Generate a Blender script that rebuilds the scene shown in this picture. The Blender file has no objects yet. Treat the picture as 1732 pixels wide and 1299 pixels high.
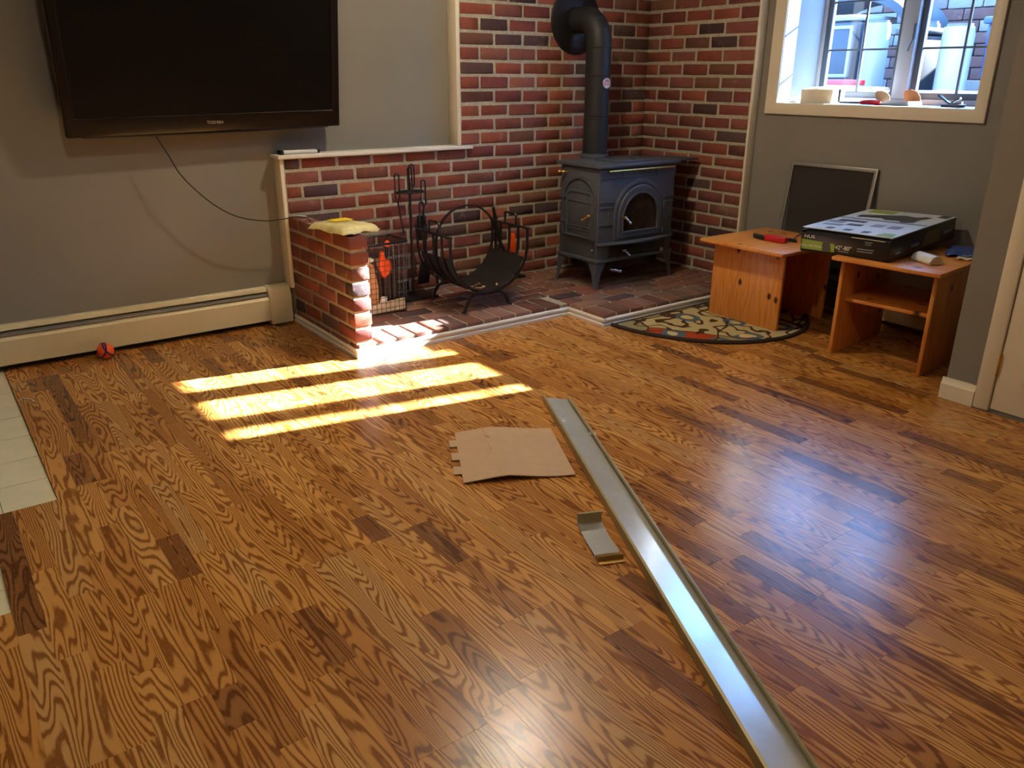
import bpy, bmesh, math, random
from mathutils import Vector, Matrix

random.seed(7)
scene = bpy.context.scene
COL = scene.collection
PI = math.pi

# ------------------------------------------------------------------ camera, sky, sun, exposure
H = 1.24
FPX = 1355.56
cam_d = bpy.data.cameras.new('camera')
cam_d.sensor_width = 36.0
cam_d.lens = FPX / 1732 * 36
cam_d.clip_start = 0.02
cam = bpy.data.objects.new('camera', cam_d)
COL.objects.link(cam)
_yaw, _pitch, _roll = 0.635465593, 0.367922703, -4.15647149e-03
_f = Vector((math.sin(_yaw) * math.cos(_pitch), math.cos(_yaw) * math.cos(_pitch), -math.sin(_pitch)))
_r = Vector((math.cos(_yaw), -math.sin(_yaw), 0))
_d = _f.cross(_r)
_r2 = math.cos(_roll) * _r + math.sin(_roll) * _d
_d2 = -math.sin(_roll) * _r + math.cos(_roll) * _d
cam.matrix_world = Matrix(((_r2.x, -_d2.x, -_f.x, 0), (_r2.y, -_d2.y, -_f.y, 0), (_r2.z, -_d2.z, -_f.z, H), (0, 0, 0, 1)))
scene.camera = cam

def to_px(p):
    q = Vector(p) - Vector((0, 0, H))
    z = q.dot(_f)
    if z < 0.05:
        return None
    return (866 + FPX * q.dot(_r2) / z, 649.5 + FPX * q.dot(_d2) / z)

world = bpy.data.worlds.new('world')
scene.world = world
world.use_nodes = True
_bg = world.node_tree.nodes['Background']
_bg.inputs['Color'].default_value = (0.19, 0.45, 1.0, 1)
_bg.inputs['Strength'].default_value = 21.0

sun_d = bpy.data.lights.new('sun', 'SUN')
sun_d.energy = 165.0
sun_d.color = (0.88, 0.93, 1.0)
sun_d.angle = math.radians(0.6)
sun = bpy.data.objects.new('sun', sun_d)
COL.objects.link(sun)
sun.rotation_euler = Vector((-1.0, 0.205, -0.51)).to_track_quat('-Z', 'Y').to_euler()
sun.location = (9, 1, 5)

scene.view_settings.view_transform = 'Standard'
scene.view_settings.look = 'None'
scene.view_settings.gamma = 1.0
scene.view_settings.use_curve_mapping = False
scene.view_settings.exposure = 0.0
LAMP_W = 22.0
LAMP_COL = (1.0, 0.87, 0.64)

# ------------------------------------------------------------------ helpers
WM = {}

class MB:
    def __init__(s):
        s.v = []; s.f = []
    def add(s, v, f):
        o = len(s.v)
        s.v += [tuple(p) for p in v]
        s.f += [tuple(i + o for i in q) for q in f]
        return s
    def box(s, x0, x1, y0, y1, z0, z1, M=None):
        v = [Vector((x, y, z)) for x in (x0, x1) for y in (y0, y1) for z in (z0, z1)]
        if M is not None:
            v = [M @ p for p in v]
        return s.add(v, [(0, 1, 3, 2), (4, 6, 7, 5), (0, 4, 5, 1), (2, 3, 7, 6), (0, 2, 6, 4), (1, 5, 7, 3)])
    def prism(s, poly, fn, t0, t1):
        n = len(poly)
        v = [fn(a, b, t0) for a, b in poly] + [fn(a, b, t1) for a, b in poly]
        f = [tuple(range(n)), tuple(range(2 * n - 1, n - 1, -1))]
        f += [(i, (i + 1) % n, (i + 1) % n + n, i + n) for i in range(n)]
        return s.add(v, f)
    def ring(s, outer, inner, fn, t0, t1):
        n = len(outer)
        v = [fn(a, b, t0) for a, b in outer] + [fn(a, b, t0) for a, b in inner] + [fn(a, b, t1) for a, b in outer] + [fn(a, b, t1) for a, b in inner]
        f = []
        for i in range(n):
            j = (i + 1) % n
            f += [(i, j, n + j, n + i), (2 * n + i, 3 * n + i, 3 * n + j, 2 * n + j), (i, 2 * n + i, 2 * n + j, j), (n + i, n + j, 3 * n + j, 3 * n + i)]
        return s.add(v, f)
    def tube(s, path, r, n=8, closed=False, caps=True):
        P = [Vector(p) for p in path]
        m = len(P)
        rr = r if isinstance(r, (list, tuple)) else [r] * m
        T = []
        for i in range(m):
            a = P[(i - 1) % m] if (closed or i > 0) else P[i]
            b = P[(i + 1) % m] if (closed or i < m - 1) else P[i]
            T.append((b - a).normalized())
        nrm = T[0].orthogonal().normalized()
        v = []
        for i in range(m):
            nrm = (nrm - T[i] * nrm.dot(T[i])).normalized()
            bi = T[i].cross(nrm)
            for k in range(n):
                a = 2 * PI * k / n
                v.append(P[i] + rr[i] * (math.cos(a) * nrm + math.sin(a) * bi))
        f = []
        for i in range(m if closed else m - 1):
            i2 = (i + 1) % m
            for k in range(n):
                k2 = (k + 1) % n
                f.append((i * n + k, i * n + k2, i2 * n + k2, i2 * n + k))
        if caps and not closed:
            f.append(tuple(range(n - 1, -1, -1)))
            f.append(tuple((m - 1) * n + k for k in range(n)))
        return s.add(v, f)
    def lathe(s, prof, n, M):
        v = []; f = []
        m = len(prof)
        for r, h in prof:
            for k in range(n):
                a = 2 * PI * k / n
                v.append(M @ Vector((r * math.cos(a), r * math.sin(a), h)))
        for i in range(m - 1):
            for k in range(n):
                k2 = (k + 1) % n
                f.append((i * n + k, i * n + k2, (i + 1) * n + k2, (i + 1) * n + k))
        f.append(tuple(range(n - 1, -1, -1)))
        f.append(tuple((m - 1) * n + k for k in range(n)))
        return s.add(v, f)
    def flat(s, path, fn, th, w0, w1):
        """flat bar bent in a plane: path of 2D points, thickness th in the plane, width w0..w1 across it"""
        m = len(path); v = []; f = []
        for i in range(m):
            a = path[max(i - 1, 0)]; b = path[min(i + 1, m - 1)]
            dx, dy = b[0] - a[0], b[1] - a[1]
            L = math.hypot(dx, dy) or 1
            nx, ny = -dy / L * th / 2, dx / L * th / 2
            p = path[i]
            v += [fn(p[0] + nx, p[1] + ny, w0), fn(p[0] - nx, p[1] - ny, w0), fn(p[0] - nx, p[1] - ny, w1), fn(p[0] + nx, p[1] + ny, w1)]
        for i in range(m - 1):
            for k in range(4):
                k2 = (k + 1) % 4
                f.append((i * 4 + k, i * 4 + k2, i * 4 + 4 + k2, i * 4 + 4 + k))
        f += [(3, 2, 1, 0), tuple((m - 1) * 4 + k for k in range(4))]
        return s.add(v, f)
    def build(s, name, mat, parent=None, bevel=0.0, seg=2, smooth=False, angle=38, local=False, origin=None, label=None, kind=None, recalc=True, sub=0):
        W = WM[parent.name] if parent is not None else None
        if W is None:
            if origin is None:
                xs = [p[0] for p in s.v]; ys = [p[1] for p in s.v]; zs = [p[2] for p in s.v]
                origin = ((min(xs) + max(xs)) / 2, (min(ys) + max(ys)) / 2, min(zs))
            W = Matrix.Translation(origin)
            own = W.copy()
        else:
            own = Matrix.Identity(4)
        Wi = W.inverted()
        v = s.v if local else [tuple(Wi @ Vector(p)) for p in s.v]
        me = bpy.data.meshes.new(name)
        me.from_pydata(v, [], s.f)
        if recalc or bevel or sub:
            bm = bmesh.new(); bm.from_mesh(me)
            bmesh.ops.recalc_face_normals(bm, faces=bm.faces)
            if bevel:
                bm.normal_update()
                eds = [e for e in bm.edges if len(e.link_faces) == 2 and e.calc_face_angle(0) > 0.5]
                bmesh.ops.bevel(bm, geom=eds, offset=bevel, segments=seg, profile=0.5, affect='EDGES', clamp_overlap=True)
            bm.to_mesh(me); bm.free()
        if smooth or bevel:
            for p in me.polygons:
                p.use_smooth = True
            me.set_sharp_from_angle(angle=math.radians(angle))
        o = bpy.data.objects.new(name, me)
        COL.objects.link(o)
        o.matrix_world = own
        if parent is not None:
            o.parent = parent
        if mat is not None:
            me.materials.append(mat)
        WM[o.name] = W
        if label: o['label'] = label
        if kind: o['kind'] = kind
        return o

def tag(o, label, cat, group=None):
    o['label'] = label; o['category'] = cat
    if group: o['group'] = group
    return o

def thing(name, label, cat, M, group=None):
    if not isinstance(M, Matrix):
        M = Matrix.Translation(M)
    o = bpy.data.objects.new(name, None)
    o.empty_display_size = 0.05
    COL.objects.link(o)
    o.matrix_world = M
    WM[o.name] = M.copy()
    return tag(o, label, cat, group)

def struct(o):
    o['kind'] = 'structure'
    return o

def text(name, body, size, M, mat, parent, sx=1.0, align='CENTER'):
    c = bpy.data.curves.new(name, 'FONT')
    c.body = body; c.size = size; c.align_x = align; c.align_y = 'CENTER'
    c.extrude = 0.0002
    o = bpy.data.objects.new(name, c)
    COL.objects.link(o)
    W = WM[parent.name]
    o.parent = parent
    o.matrix_parent_inverse = Matrix.Identity(4)
    o.matrix_local = W.inverted() @ M @ Matrix.Diagonal((sx, 1, 1, 1))
    bpy.context.view_layer.update()
    me = bpy.data.meshes.new_from_object(o.evaluated_get(bpy.context.evaluated_depsgraph_get()))
    ml = o.matrix_local.copy()
    bpy.data.objects.remove(o); bpy.data.curves.remove(c)
    o = bpy.data.objects.new(name, me)
    COL.objects.link(o); o.parent = parent; o.matrix_local = ml
    me.materials.clear(); me.materials.append(mat)
    WM[o.name] = W
    return o

def frame(o, x, y, z):
    x = Vector(x).normalized(); y = Vector(y).normalized(); z = Vector(z).normalized()
    return Matrix(((x.x, y.x, z.x, o[0]), (x.y, y.y, z.y, o[1]), (x.z, y.z, z.z, o[2]), (0, 0, 0, 1)))

XZ = lambda a, b, t: (a, t, b)      # plane facing y
YZ = lambda a, b, t: (t, a, b)      # plane facing x
XY = lambda a, b, t: (a, b, t)

def arc(cx, cy, r, a0, a1, n, ry=None):
    ry = r if ry is None else ry
    return [(cx + r * math.cos(a0 + (a1 - a0) * i / n), cy + ry * math.sin(a0 + (a1 - a0) * i / n)) for i in range(n + 1)]

# ------------------------------------------------------------------ materials
def srgb(r, g, b):
    f = lambda c: (c / 255 / 12.92) if c / 255 <= 0.04045 else ((c / 255 + 0.055) / 1.055) ** 2.4
    return (f(r), f(g), f(b), 1)

class NT:
    def __init__(s, name):
        s.m = bpy.data.materials.new(name); s.m.use_nodes = True
        s.t = s.m.node_tree; s.n = s.t.nodes; s.l = s.t.links
        s.b = s.n['Principled BSDF']
    def node(s, typ, **kw):
        nd = s.n.new(typ)
        for k, v in kw.items():
            setattr(nd, k, v)
        return nd
    def link(s, a, b):
        s.l.new(a, b)
    def coord(s, kind='Object', scale=(1, 1, 1), rot=(0, 0, 0)):
        tc = s.node('ShaderNodeTexCoord'); mp = s.node('ShaderNodeMapping')
        mp.inputs['Scale'].default_value = scale; mp.inputs['Rotation'].default_value = rot
        s.link(tc.outputs[kind], mp.inputs['Vector'])
        return mp.outputs['Vector']
    def noise(s, vec, scale, detail=3, rough=0.5, dist=0.0):
        nd = s.node('ShaderNodeTexNoise')
        nd.inputs['Scale'].default_value = scale; nd.inputs['Detail'].default_value = detail
        nd.inputs['Roughness'].default_value = rough; nd.inputs['Distortion'].default_value = dist
        if vec is not None: s.link(vec, nd.inputs['Vector'])
        return nd.outputs['Fac']
    def ramp(s, fac, stops, interp='LINEAR'):
        nd = s.node('ShaderNodeValToRGB')
        cr = nd.color_ramp; cr.interpolation = interp
        while len(cr.elements) < len(stops):
            cr.elements.new(0.5)
        for e, (p, c) in zip(cr.elements, stops):
            e.position = p; e.color = c if len(c) == 4 else (*c, 1)
        s.link(fac, nd.inputs['Fac'])
        return nd.outputs['Color']
    def mix(s, fac, a, b, mode='MIX'):
        nd = s.node('ShaderNodeMix', data_type='RGBA', blend_type=mode)
        for sock, val in ((nd.inputs[0], fac), (nd.inputs[6], a), (nd.inputs[7], b)):
            if isinstance(val, (int, float)): sock.default_value = val
            elif isinstance(val, tuple): sock.default_value = val
            else: s.link(val, sock)
        return nd.outputs[2]
    def math(s, op, a, b=None):
        nd = s.node('ShaderNodeMath', operation=op)
        for i, val in enumerate((a, b)):
            if val is None: continue
            if isinstance(val, (int, float)): nd.inputs[i].default_value = val
            else: s.link(val, nd.inputs[i])
        return nd.outputs[0]
    def bump(s, h, strength=0.3, dist=0.002):
        nd = s.node('ShaderNodeBump')
        nd.inputs['Strength'].default_value = strength; nd.inputs['Distance'].default_value = dist
        s.link(h, nd.inputs['Height']); s.link(nd.outputs['Normal'], s.b.inputs['Normal'])
    def set(s, color=None, rough=None, metal=None, spec=None, coat=None):
        if color is not None:
            if isinstance(color, tuple): s.b.inputs['Base Color'].default_value = color
            else: s.link(color, s.b.inputs['Base Color'])
        if rough is not None:
            if isinstance(rough, (int, float)): s.b.inputs['Roughness'].default_value = rough
            else: s.link(rough, s.b.inputs['Roughness'])
        if metal is not None: s.b.inputs['Metallic'].default_value = metal
        if spec is not None: s.b.inputs['Specular IOR Level'].default_value = spec
        if coat is not None: s.b.inputs['Coat Weight'].default_value = coat
        return s.m

def plain(name, col, rough=0.5, metal=0.0, var=0.12, scale=18, bump=0.0, spec=0.5):
    """colour with a slight procedural mottling"""
    t = NT(name)
    n = t.noise(t.coord('Object'), scale, 4, 0.6)
    d = tuple(c * (1 - var) for c in col[:3]) + (1,)
    u = tuple(min(1, c * (1 + var)) for c in col[:3]) + (1,)
    t.set(color=t.ramp(n, [(0.3, d), (0.7, u)]), rough=rough, metal=metal, spec=spec)
    if bump: t.bump(n, bump, 0.002)
    return t.m

def m_brick():
    t = NT('brick_clay')
    oi = t.node('ShaderNodeObjectInfo')
    vec = t.coord('Object')
    tc = t.node('ShaderNodeVectorMath', operation='ADD')
    t.link(vec, tc.inputs[0])
    sc = t.node('ShaderNodeVectorMath', operation='SCALE'); sc.inputs['Scale'].default_value = 40
    cmb = t.node('ShaderNodeCombineXYZ')
    t.link(oi.outputs['Random'], cmb.inputs[0]); t.link(oi.outputs['Random'], cmb.inputs[1])
    t.link(cmb.outputs[0], sc.inputs[0]); t.link(sc.outputs[0], tc.inputs[1])
    v = tc.outputs[0]
    n1 = t.noise(v, 22, 5, 0.65); n2 = t.noise(v, 90, 3, 0.6); n3 = t.noise(v, 14, 4, 0.7, 0.6)
    c = t.mix(t.ramp(n1, [(0.25, (0, 0, 0)), (0.8, (1, 1, 1))]), oi.outputs['Color'], t.mix(1.0, oi.outputs['Color'], (1.35, 1.25, 1.2, 1), 'MULTIPLY'))
    c = t.mix(t.ramp(n2, [(0.55, (0, 0, 0)), (0.75, (0.55, 0.55, 0.55))]), c, t.mix(1.0, c, (0.55, 0.5, 0.5, 1), 'MULTIPLY'))
    c = t.mix(t.ramp(n3, [(0.60, (0, 0, 0)), (0.74, (0.4, 0.4, 0.4))]), c, srgb(168, 142, 124))
    t.set(color=c, rough=0.82, spec=0.3)
    t.bump(n1, 0.5, 0.004)
    return t.m

def m_plank():
    t = NT('oak_laminate')
    at = t.node('ShaderNodeAttribute', attribute_name='tint')
    sep = t.node('ShaderNodeSeparateColor'); t.link(at.outputs['Color'], sep.inputs[0])
    r1, r2, r3 = sep.outputs[0], sep.outputs[1], sep.outputs[2]
    geo = t.node('ShaderNodeNewGeometry')
    sx = t.node('ShaderNodeSeparateXYZ'); t.link(geo.outputs['Position'], sx.inputs[0])
    cv = t.node('ShaderNodeCombineXYZ')
    t.link(t.math('MULTIPLY', sx.outputs[0], 12.0), cv.inputs[0])
    t.link(t.math('ADD', t.math('MULTIPLY', sx.outputs[1], 1.25), t.math('MULTIPLY', r2, 60)), cv.inputs[1])
    t.link(t.math('MULTIPLY', r1, 90), cv.inputs[2])
    v = cv.outputs[0]
    broad = t.noise(v, 1.0, 1.5, 0.45)
    cv2 = t.node('ShaderNodeCombineXYZ')
    t.link(t.math('MULTIPLY', sx.outputs[0], 70.0), cv2.inputs[0])
    t.link(t.math('ADD', t.math('MULTIPLY', sx.outputs[1], 14.0), t.math('MULTIPLY', r2, 60)), cv2.inputs[1])
    t.link(t.math('MULTIPLY', r1, 50), cv2.inputs[2])
    wob = t.noise(cv2.outputs[0], 1.0, 2, 0.5)
    val = t.math('ADD', broad, t.math('MULTIPLY', wob, 0.022))
    freq = t.math('ADD', t.math('MULTIPLY', r3, 90), 130)
    line = t.math('SINE', t.math('MULTIPLY', val, freq))
    l01 = t.math('ADD', t.math('MULTIPLY', line, 0.5), 0.5)
    cv3 = t.node('ShaderNodeCombineXYZ')
    t.link(t.math('MULTIPLY', sx.outputs[0], 900.0), cv3.inputs[0])
    t.link(t.math('MULTIPLY', sx.outputs[1], 38.0), cv3.inputs[1])
    t.link(t.math('MULTIPLY', r1, 50), cv3.inputs[2])
    pore = t.noise(cv3.outputs[0], 1.0, 3, 0.6)
    light = t.ramp(r1, [(0.0, srgb(136, 88, 47)), (0.06, srgb(148, 97, 50)), (0.12, srgb(178, 119, 57)), (0.45, srgb(196, 136, 67)), (0.8, srgb(210, 151, 78)), (1.0, srgb(198, 148, 86))])
    dark = t.mix(1.0, light, (0.42, 0.31, 0.22, 1), 'MULTIPLY')
    m = t.ramp(l01, [(0.10, (1, 1, 1)), (0.42, (0.25, 0.25, 0.25)), (0.75, (0.0, 0.0, 0.0))])
    c = t.mix(m, light, dark)
    cloud = t.noise(v, 0.55, 2, 0.5)
    c = t.mix(t.ramp(cloud, [(0.45, (0, 0, 0)), (0.7, (0.3, 0.3, 0.3))]), c, t.mix(1.0, c, (0.74, 0.66, 0.58, 1), 'MULTIPLY'))
    c = t.mix(t.ramp(pore, [(0.56, (0, 0, 0)), (0.68, (0.4, 0.4, 0.4))]), c, dark)
    t.set(color=c, rough=t.ramp(pore, [(0.3, (0.21, 0.21, 0.21)), (0.7, (0.29, 0.29, 0.29))]), spec=0.5)
    t.bump(t.math('ADD', t.math('MULTIPLY', m, -0.4), t.math('MULTIPLY', pore, -0.5)), 0.12, 0.0006)
    return t.m

def m_pine():
    t = NT('stained_pine')
    at = t.node('ShaderNodeAttribute', attribute_name='Object')
    tc = t.node('ShaderNodeTexCoord')
    sx = t.node('ShaderNodeSeparateXYZ'); t.link(tc.outputs['UV'], sx.inputs[0])
    cv = t.node('ShaderNodeCombineXYZ')
    t.link(t.math('MULTIPLY', sx.outputs[0], 26.0), cv.inputs[0]); t.link(t.math('MULTIPLY', sx.outputs[1], 2.2), cv.inputs[1])
    b = t.noise(cv.outputs[0], 1.0, 2, 0.45)
    line = t.math('ADD', t.math('MULTIPLY', t.math('SINE', t.math('MULTIPLY', b, 34)), 0.5), 0.5)
    c = t.mix(t.ramp(line, [(0.0, (1, 1, 1)), (0.6, (0, 0, 0))]), srgb(224, 152, 72), srgb(208, 128, 54))
    board = t.math('FRACT', t.math('MULTIPLY', sx.outputs[0], 10.5))
    bi = t.node('ShaderNodeTexWhiteNoise', noise_dimensions='1D')
    t.link(t.math('FLOOR', t.math('MULTIPLY', sx.outputs[0], 10.5)), bi.inputs['W'])
    c = t.mix(t.math('MULTIPLY', bi.outputs['Value'], 0.35), c, srgb(196, 112, 44))
    c = t.mix(t.ramp(board, [(0.0, (0.5, 0.5, 0.5)), (0.03, (0, 0, 0))]), c, srgb(120, 62, 22))
    vo = t.node('ShaderNodeTexVoronoi', feature='F1', voronoi_dimensions='2D'); vo.inputs['Scale'].default_value = 7.0
    vm = t.node('ShaderNodeMapping'); vm.inputs['Scale'].default_value = (1.0, 0.62, 1)
    t.link(tc.outputs['UV'], vm.inputs['Vector']); t.link(vm.outputs[0], vo.inputs['Vector'])
    keep = t.math('GREATER_THAN', vo.outputs['Color'], 0.42)
    knot = t.math('MULTIPLY', t.ramp(vo.outputs['Distance'], [(0.05, (1, 1, 1)), (0.10, (0, 0, 0))]), keep)
    c = t.mix(knot, c, srgb(62, 26, 10))
    t.set(color=c, rough=0.34, spec=0.45)
    return t.m

def m_rug():
    t = NT('hooked_rug')
    vec = t.coord('Object')
    dst = t.node('ShaderNodeTexNoise'); dst.inputs['Scale'].default_value = 5
    t.link(vec, dst.inputs['Vector'])
    wv = t.mix(0.10, vec, dst.outputs['Color'])
    vo = t.node('ShaderNodeTexVoronoi', feature='F1', voronoi_dimensions='2D'); vo.inputs['Scale'].default_value = 3.0
    t.link(wv, vo.inputs['Vector'])
    ve = t.node('ShaderNodeTexVoronoi', feature='DISTANCE_TO_EDGE', voronoi_dimensions='2D'); ve.inputs['Scale'].default_value = 3.0
    t.link(wv, ve.inputs['Vector'])
    sp = t.node('ShaderNodeSeparateColor'); t.link(vo.outputs['Color'], sp.inputs[0])
    pal = t.ramp(sp.outputs[0], [(0.0, srgb(178, 160, 116)), (0.36, srgb(140, 128, 88)), (0.48, srgb(180, 162, 118)), (0.64, srgb(158, 62, 30)), (0.84, srgb(92, 102, 108))], 'CONSTANT')
    n = t.noise(wv, 6, 1.5, 0.5)
    vine = t.math('ABSOLUTE', t.math('SINE', t.math('MULTIPLY', n, 17)))
    c = t.mix(t.ramp(vine, [(0.0, (1, 1, 1)), (0.36, (1, 1, 1)), (0.46, (0, 0, 0))]), pal, srgb(74, 46, 22))
    fl = t.node('ShaderNodeTexVoronoi', feature='F1', voronoi_dimensions='2D'); fl.inputs['Scale'].default_value = 5.0
    t.link(wv, fl.inputs['Vector'])
    sp2 = t.node('ShaderNodeSeparateColor'); t.link(fl.outputs['Color'], sp2.inputs[0])
    on = t.math('GREATER_THAN', sp2.outputs[1], 0.55)
    c = t.mix(t.math('MULTIPLY', on, t.ramp(fl.outputs['Distance'], [(0.30, (1, 1, 1)), (0.32, (0, 0, 0))])), c, srgb(82, 96, 106))
    c = t.mix(t.math('MULTIPLY', on, t.ramp(fl.outputs['Distance'], [(0.14, (1, 1, 1)), (0.16, (0, 0, 0))])), c, srgb(206, 178, 118))
    c = t.mix(t.ramp(ve.outputs['Distance'], [(0.012, (1, 1, 1)), (0.02, (0, 0, 0))]), c, srgb(70, 44, 22))
    f = t.noise(vec, 260, 2)
    t.set(color=c, rough=0.95, spec=0.1); t.bump(f, 0.6, 0.003)
    return t.m

def m_pane(name, tint=(1, 1, 1, 1), gloss=0.08):
    t = NT(name)
    tr = t.node('ShaderNodeBsdfTransparent'); tr.inputs['Color'].default_value = tint
    gl = t.node('ShaderNodeBsdfGlossy'); gl.inputs['Roughness'].default_value = 0.02
    ms = t.node('ShaderNodeMixShader'); ms.inputs[0].default_value = gloss
    t.link(tr.outputs[0], ms.inputs[1]); t.link(gl.outputs[0], ms.inputs[2])
    t.link(ms.outputs[0], t.n['Material Output'].inputs['Surface'])
    return t.m

def m_enamel():
    t = NT('heater_enamel')
    vec = t.coord('Object')
    n = t.noise(vec, 3, 4, 0.6)
    st = t.noise(t.coord('Object', (5, 5, 22)), 1.5, 5, 0.75, 1.5)
    c = t.ramp(n, [(0.3, srgb(214, 200, 160)), (0.7, srgb(226, 214, 178))])
    c = t.mix(t.ramp(st, [(0.66, (0, 0, 0)), (0.70, (0.8, 0.8, 0.8))]), c, srgb(166, 132, 72))
    return t.set(color=c, rough=0.4)

def m_paint():
    t = NT('taupe_wall_paint')
    vec = t.coord('Object')
    n = t.noise(vec, 2.2, 3); f = t.noise(vec, 160, 2)
    t.set(color=t.ramp(n, [(0.3, srgb(128, 123, 113)), (0.7, srgb(134, 129, 119))]), rough=0.62, spec=0.35)
    t.bump(f, 0.08, 0.001)
    return t.m

def m_channel():
    t = NT('galvanised_sheet')
    vec = t.coord('Object')
    n = t.noise(vec, 7, 5, 0.7); s_ = t.noise(vec, 40, 4, 0.7)
    c = t.ramp(n, [(0.3, srgb(196, 196, 188)), (0.7, srgb(210, 210, 204))])
    c = t.mix(t.ramp(s_, [(0.68, (0, 0, 0)), (0.76, (0.5, 0.5, 0.5))]), c, srgb(96, 90, 74))
    return t.set(color=c, rough=t.ramp(n, [(0.3, (0.16, 0.16, 0.16)), (0.7, (0.28, 0.28, 0.28))]), metal=0.4)

MAT = {}
MAT['paint'] = m_paint()
MAT['ceiling'] = plain('ceiling_paint', srgb(222, 218, 208), 0.8, var=0.02)
MAT['trim'] = plain('cream_trim_paint', srgb(228, 218, 192), 0.38, var=0.03, scale=5)
MAT['trimw'] = plain('white_moulding_paint', srgb(226, 222, 212), 0.35, var=0.02, scale=5)
MAT['winpaint'] = plain('grey_window_paint', srgb(142, 146, 152), 0.4, var=0.02, scale=5)
MAT['enamel'] = m_enamel()
MAT['brick'] = m_brick()
MAT['mortar'] = plain('lime_mortar', srgb(172, 163, 143), 0.95, var=0.2, scale=60, bump=0.6, spec=0.1)
MAT['plank'] = m_plank()
MAT['tile'] = plain('cream_vinyl_tile', srgb(222, 214, 182), 0.45, var=0.06, scale=7)
MAT['slab'] = plain('subfloor', srgb(120, 108, 84), 0.9)
MAT['iron'] = plain('black_cast_iron', srgb(74, 78, 86), 0.46, var=0.25, scale=140, bump=0.25)
MAT['wrought'] = plain('black_wrought_iron', srgb(24, 24, 26), 0.38, var=0.2, scale=60, bump=0.1)
MAT['pipe'] = plain('matt_black_flue', srgb(34, 34, 36), 0.58, var=0.12, scale=20)
MAT['brass'] = plain('worn_brass', srgb(206, 168, 96), 0.28, 1.0, scale=40)
MAT['chrome'] = plain('bright_steel', srgb(205, 205, 205), 0.22, 1.0, var=0.05)
MAT['stoveglass'] = plain('sooty_glass', srgb(52, 36, 26), 0.10, var=0.5, scale=9)
MAT['pine'] = m_pine()
MAT['rug'] = m_rug()
MAT['rugedge'] = plain('rug_binding', srgb(50, 34, 24), 0.95, var=0.3, scale=120, bump=0.5)
MAT['glass'] = m_pane('window_glass', (0.96, 0.98, 1, 1), 0.06)
def m_mesh():
    t = NT('insect_mesh')
    tr = t.node('ShaderNodeBsdfTransparent'); tr.inputs['Color'].default_value = (.9, .9, .9, 1)
    df = t.node('ShaderNodeBsdfDiffuse'); df.inputs['Color'].default_value = srgb(70, 68, 64)
    ms = t.node('ShaderNodeMixShader'); ms.inputs[0].default_value = .45
    t.link(tr.outputs[0], ms.inputs[1]); t.link(df.outputs[0], ms.inputs[2])
    t.link(ms.outputs[0], t.n['Material Output'].inputs['Surface'])
    return t.m
MAT['mesh'] = m_mesh()
MAT['alu'] = plain('grey_aluminium', srgb(150, 146, 138), 0.42, 0.6, var=0.06)
MAT['sash'] = plain('dark_sash_paint', srgb(66, 74, 84), 0.45, var=0.08)
MAT['tvplastic'] = plain('piano_black_plastic', srgb(19, 15, 16), 0.22, var=0.05)
MAT['tvscreen'] = plain('tv_screen', srgb(9, 8, 9), 0.34, var=0.05, spec=0.25)
MAT['tvback'] = plain('tv_back_plastic', srgb(20, 20, 20), 0.6)
MAT['silver'] = plain('silver_lettering', srgb(200, 180, 150), 0.35, 0.4)
MAT['cord'] = plain('black_rubber_cord', srgb(22, 20, 20), 0.5)
MAT['channel'] = m_channel()
MAT['tanmetal'] = plain('tan_painted_metal', srgb(166, 154, 116), 0.38, 0.3, var=0.1)
MAT['cardboard'] = plain('corrugated_cardboard', srgb(188, 154, 116), 0.85, var=0.05, scale=30)
MAT['cbox'] = plain('black_printed_carton', srgb(24, 22, 23), 0.34, var=0.1)
MAT['print_pale'] = plain('pale_blue_print', srgb(206, 214, 222), 0.36, var=0.05)
MAT['print_dark'] = plain('dark_grey_print', srgb(54, 56, 60), 0.36)
MAT['print_mid'] = plain('slate_grey_print', srgb(128, 138, 150), 0.36)
MAT['print_green'] = plain('lime_green_print', srgb(134, 160, 46), 0.4, var=0.06)
MAT['print_white'] = plain('white_print', srgb(226, 226, 220), 0.45, var=0.02)
MAT['red'] = plain('red_plastic', srgb(196, 30, 38), 0.35, var=0.08)
MAT['blackplastic'] = plain('black_plastic', srgb(26, 26, 28), 0.4)
MAT['blue'] = plain('blue_plastic_film', srgb(36, 62, 122), 0.35, var=0.25, scale=30)
MAT['white'] = plain('white_plastic', srgb(226, 222, 212), 0.4, var=0.03)
MAT['cream'] = plain('cream_paper', srgb(222, 204, 166), 0.8, var=0.06)
MAT['yellow'] = plain('yellow_packaging', srgb(228, 212, 146), 0.3, var=0.18, scale=34, bump=0.4)
MAT['yellowlabel'] = plain('bright_yellow_label', srgb(240, 200, 24), 0.4, var=0.05)
MAT['clearfilm'] = plain('crinkled_clear_film', srgb(214, 208, 184), 0.2, var=0.12, scale=30, bump=0.4)
MAT['orange'] = plain('orange_plastic', srgb(232, 84, 20), 0.4, var=0.08)
MAT['ballblue'] = plain('navy_band', srgb(40, 34, 92), 0.5)
MAT['ballred'] = plain('orange_red_rubber', srgb(250, 96, 40), 0.5, var=0.06)
MAT['kraft'] = plain('kraft_paper', srgb(206, 150, 96), 0.85, var=0.12)
MAT['bark'] = plain('dark_kindling', srgb(64, 44, 34), 0.9, var=0.35, scale=30, bump=0.5)
MAT['news'] = plain('printed_paper', srgb(204, 184, 150), 0.8, var=0.3, scale=26)
MAT['leather'] = plain('black_sheet_steel', srgb(30, 30, 31), 0.42, var=0.3, scale=16)
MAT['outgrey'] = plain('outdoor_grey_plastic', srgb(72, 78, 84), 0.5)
MAT['outdark'] = plain('outdoor_dark_plastic', srgb(36, 42, 48), 0.5)
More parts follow.
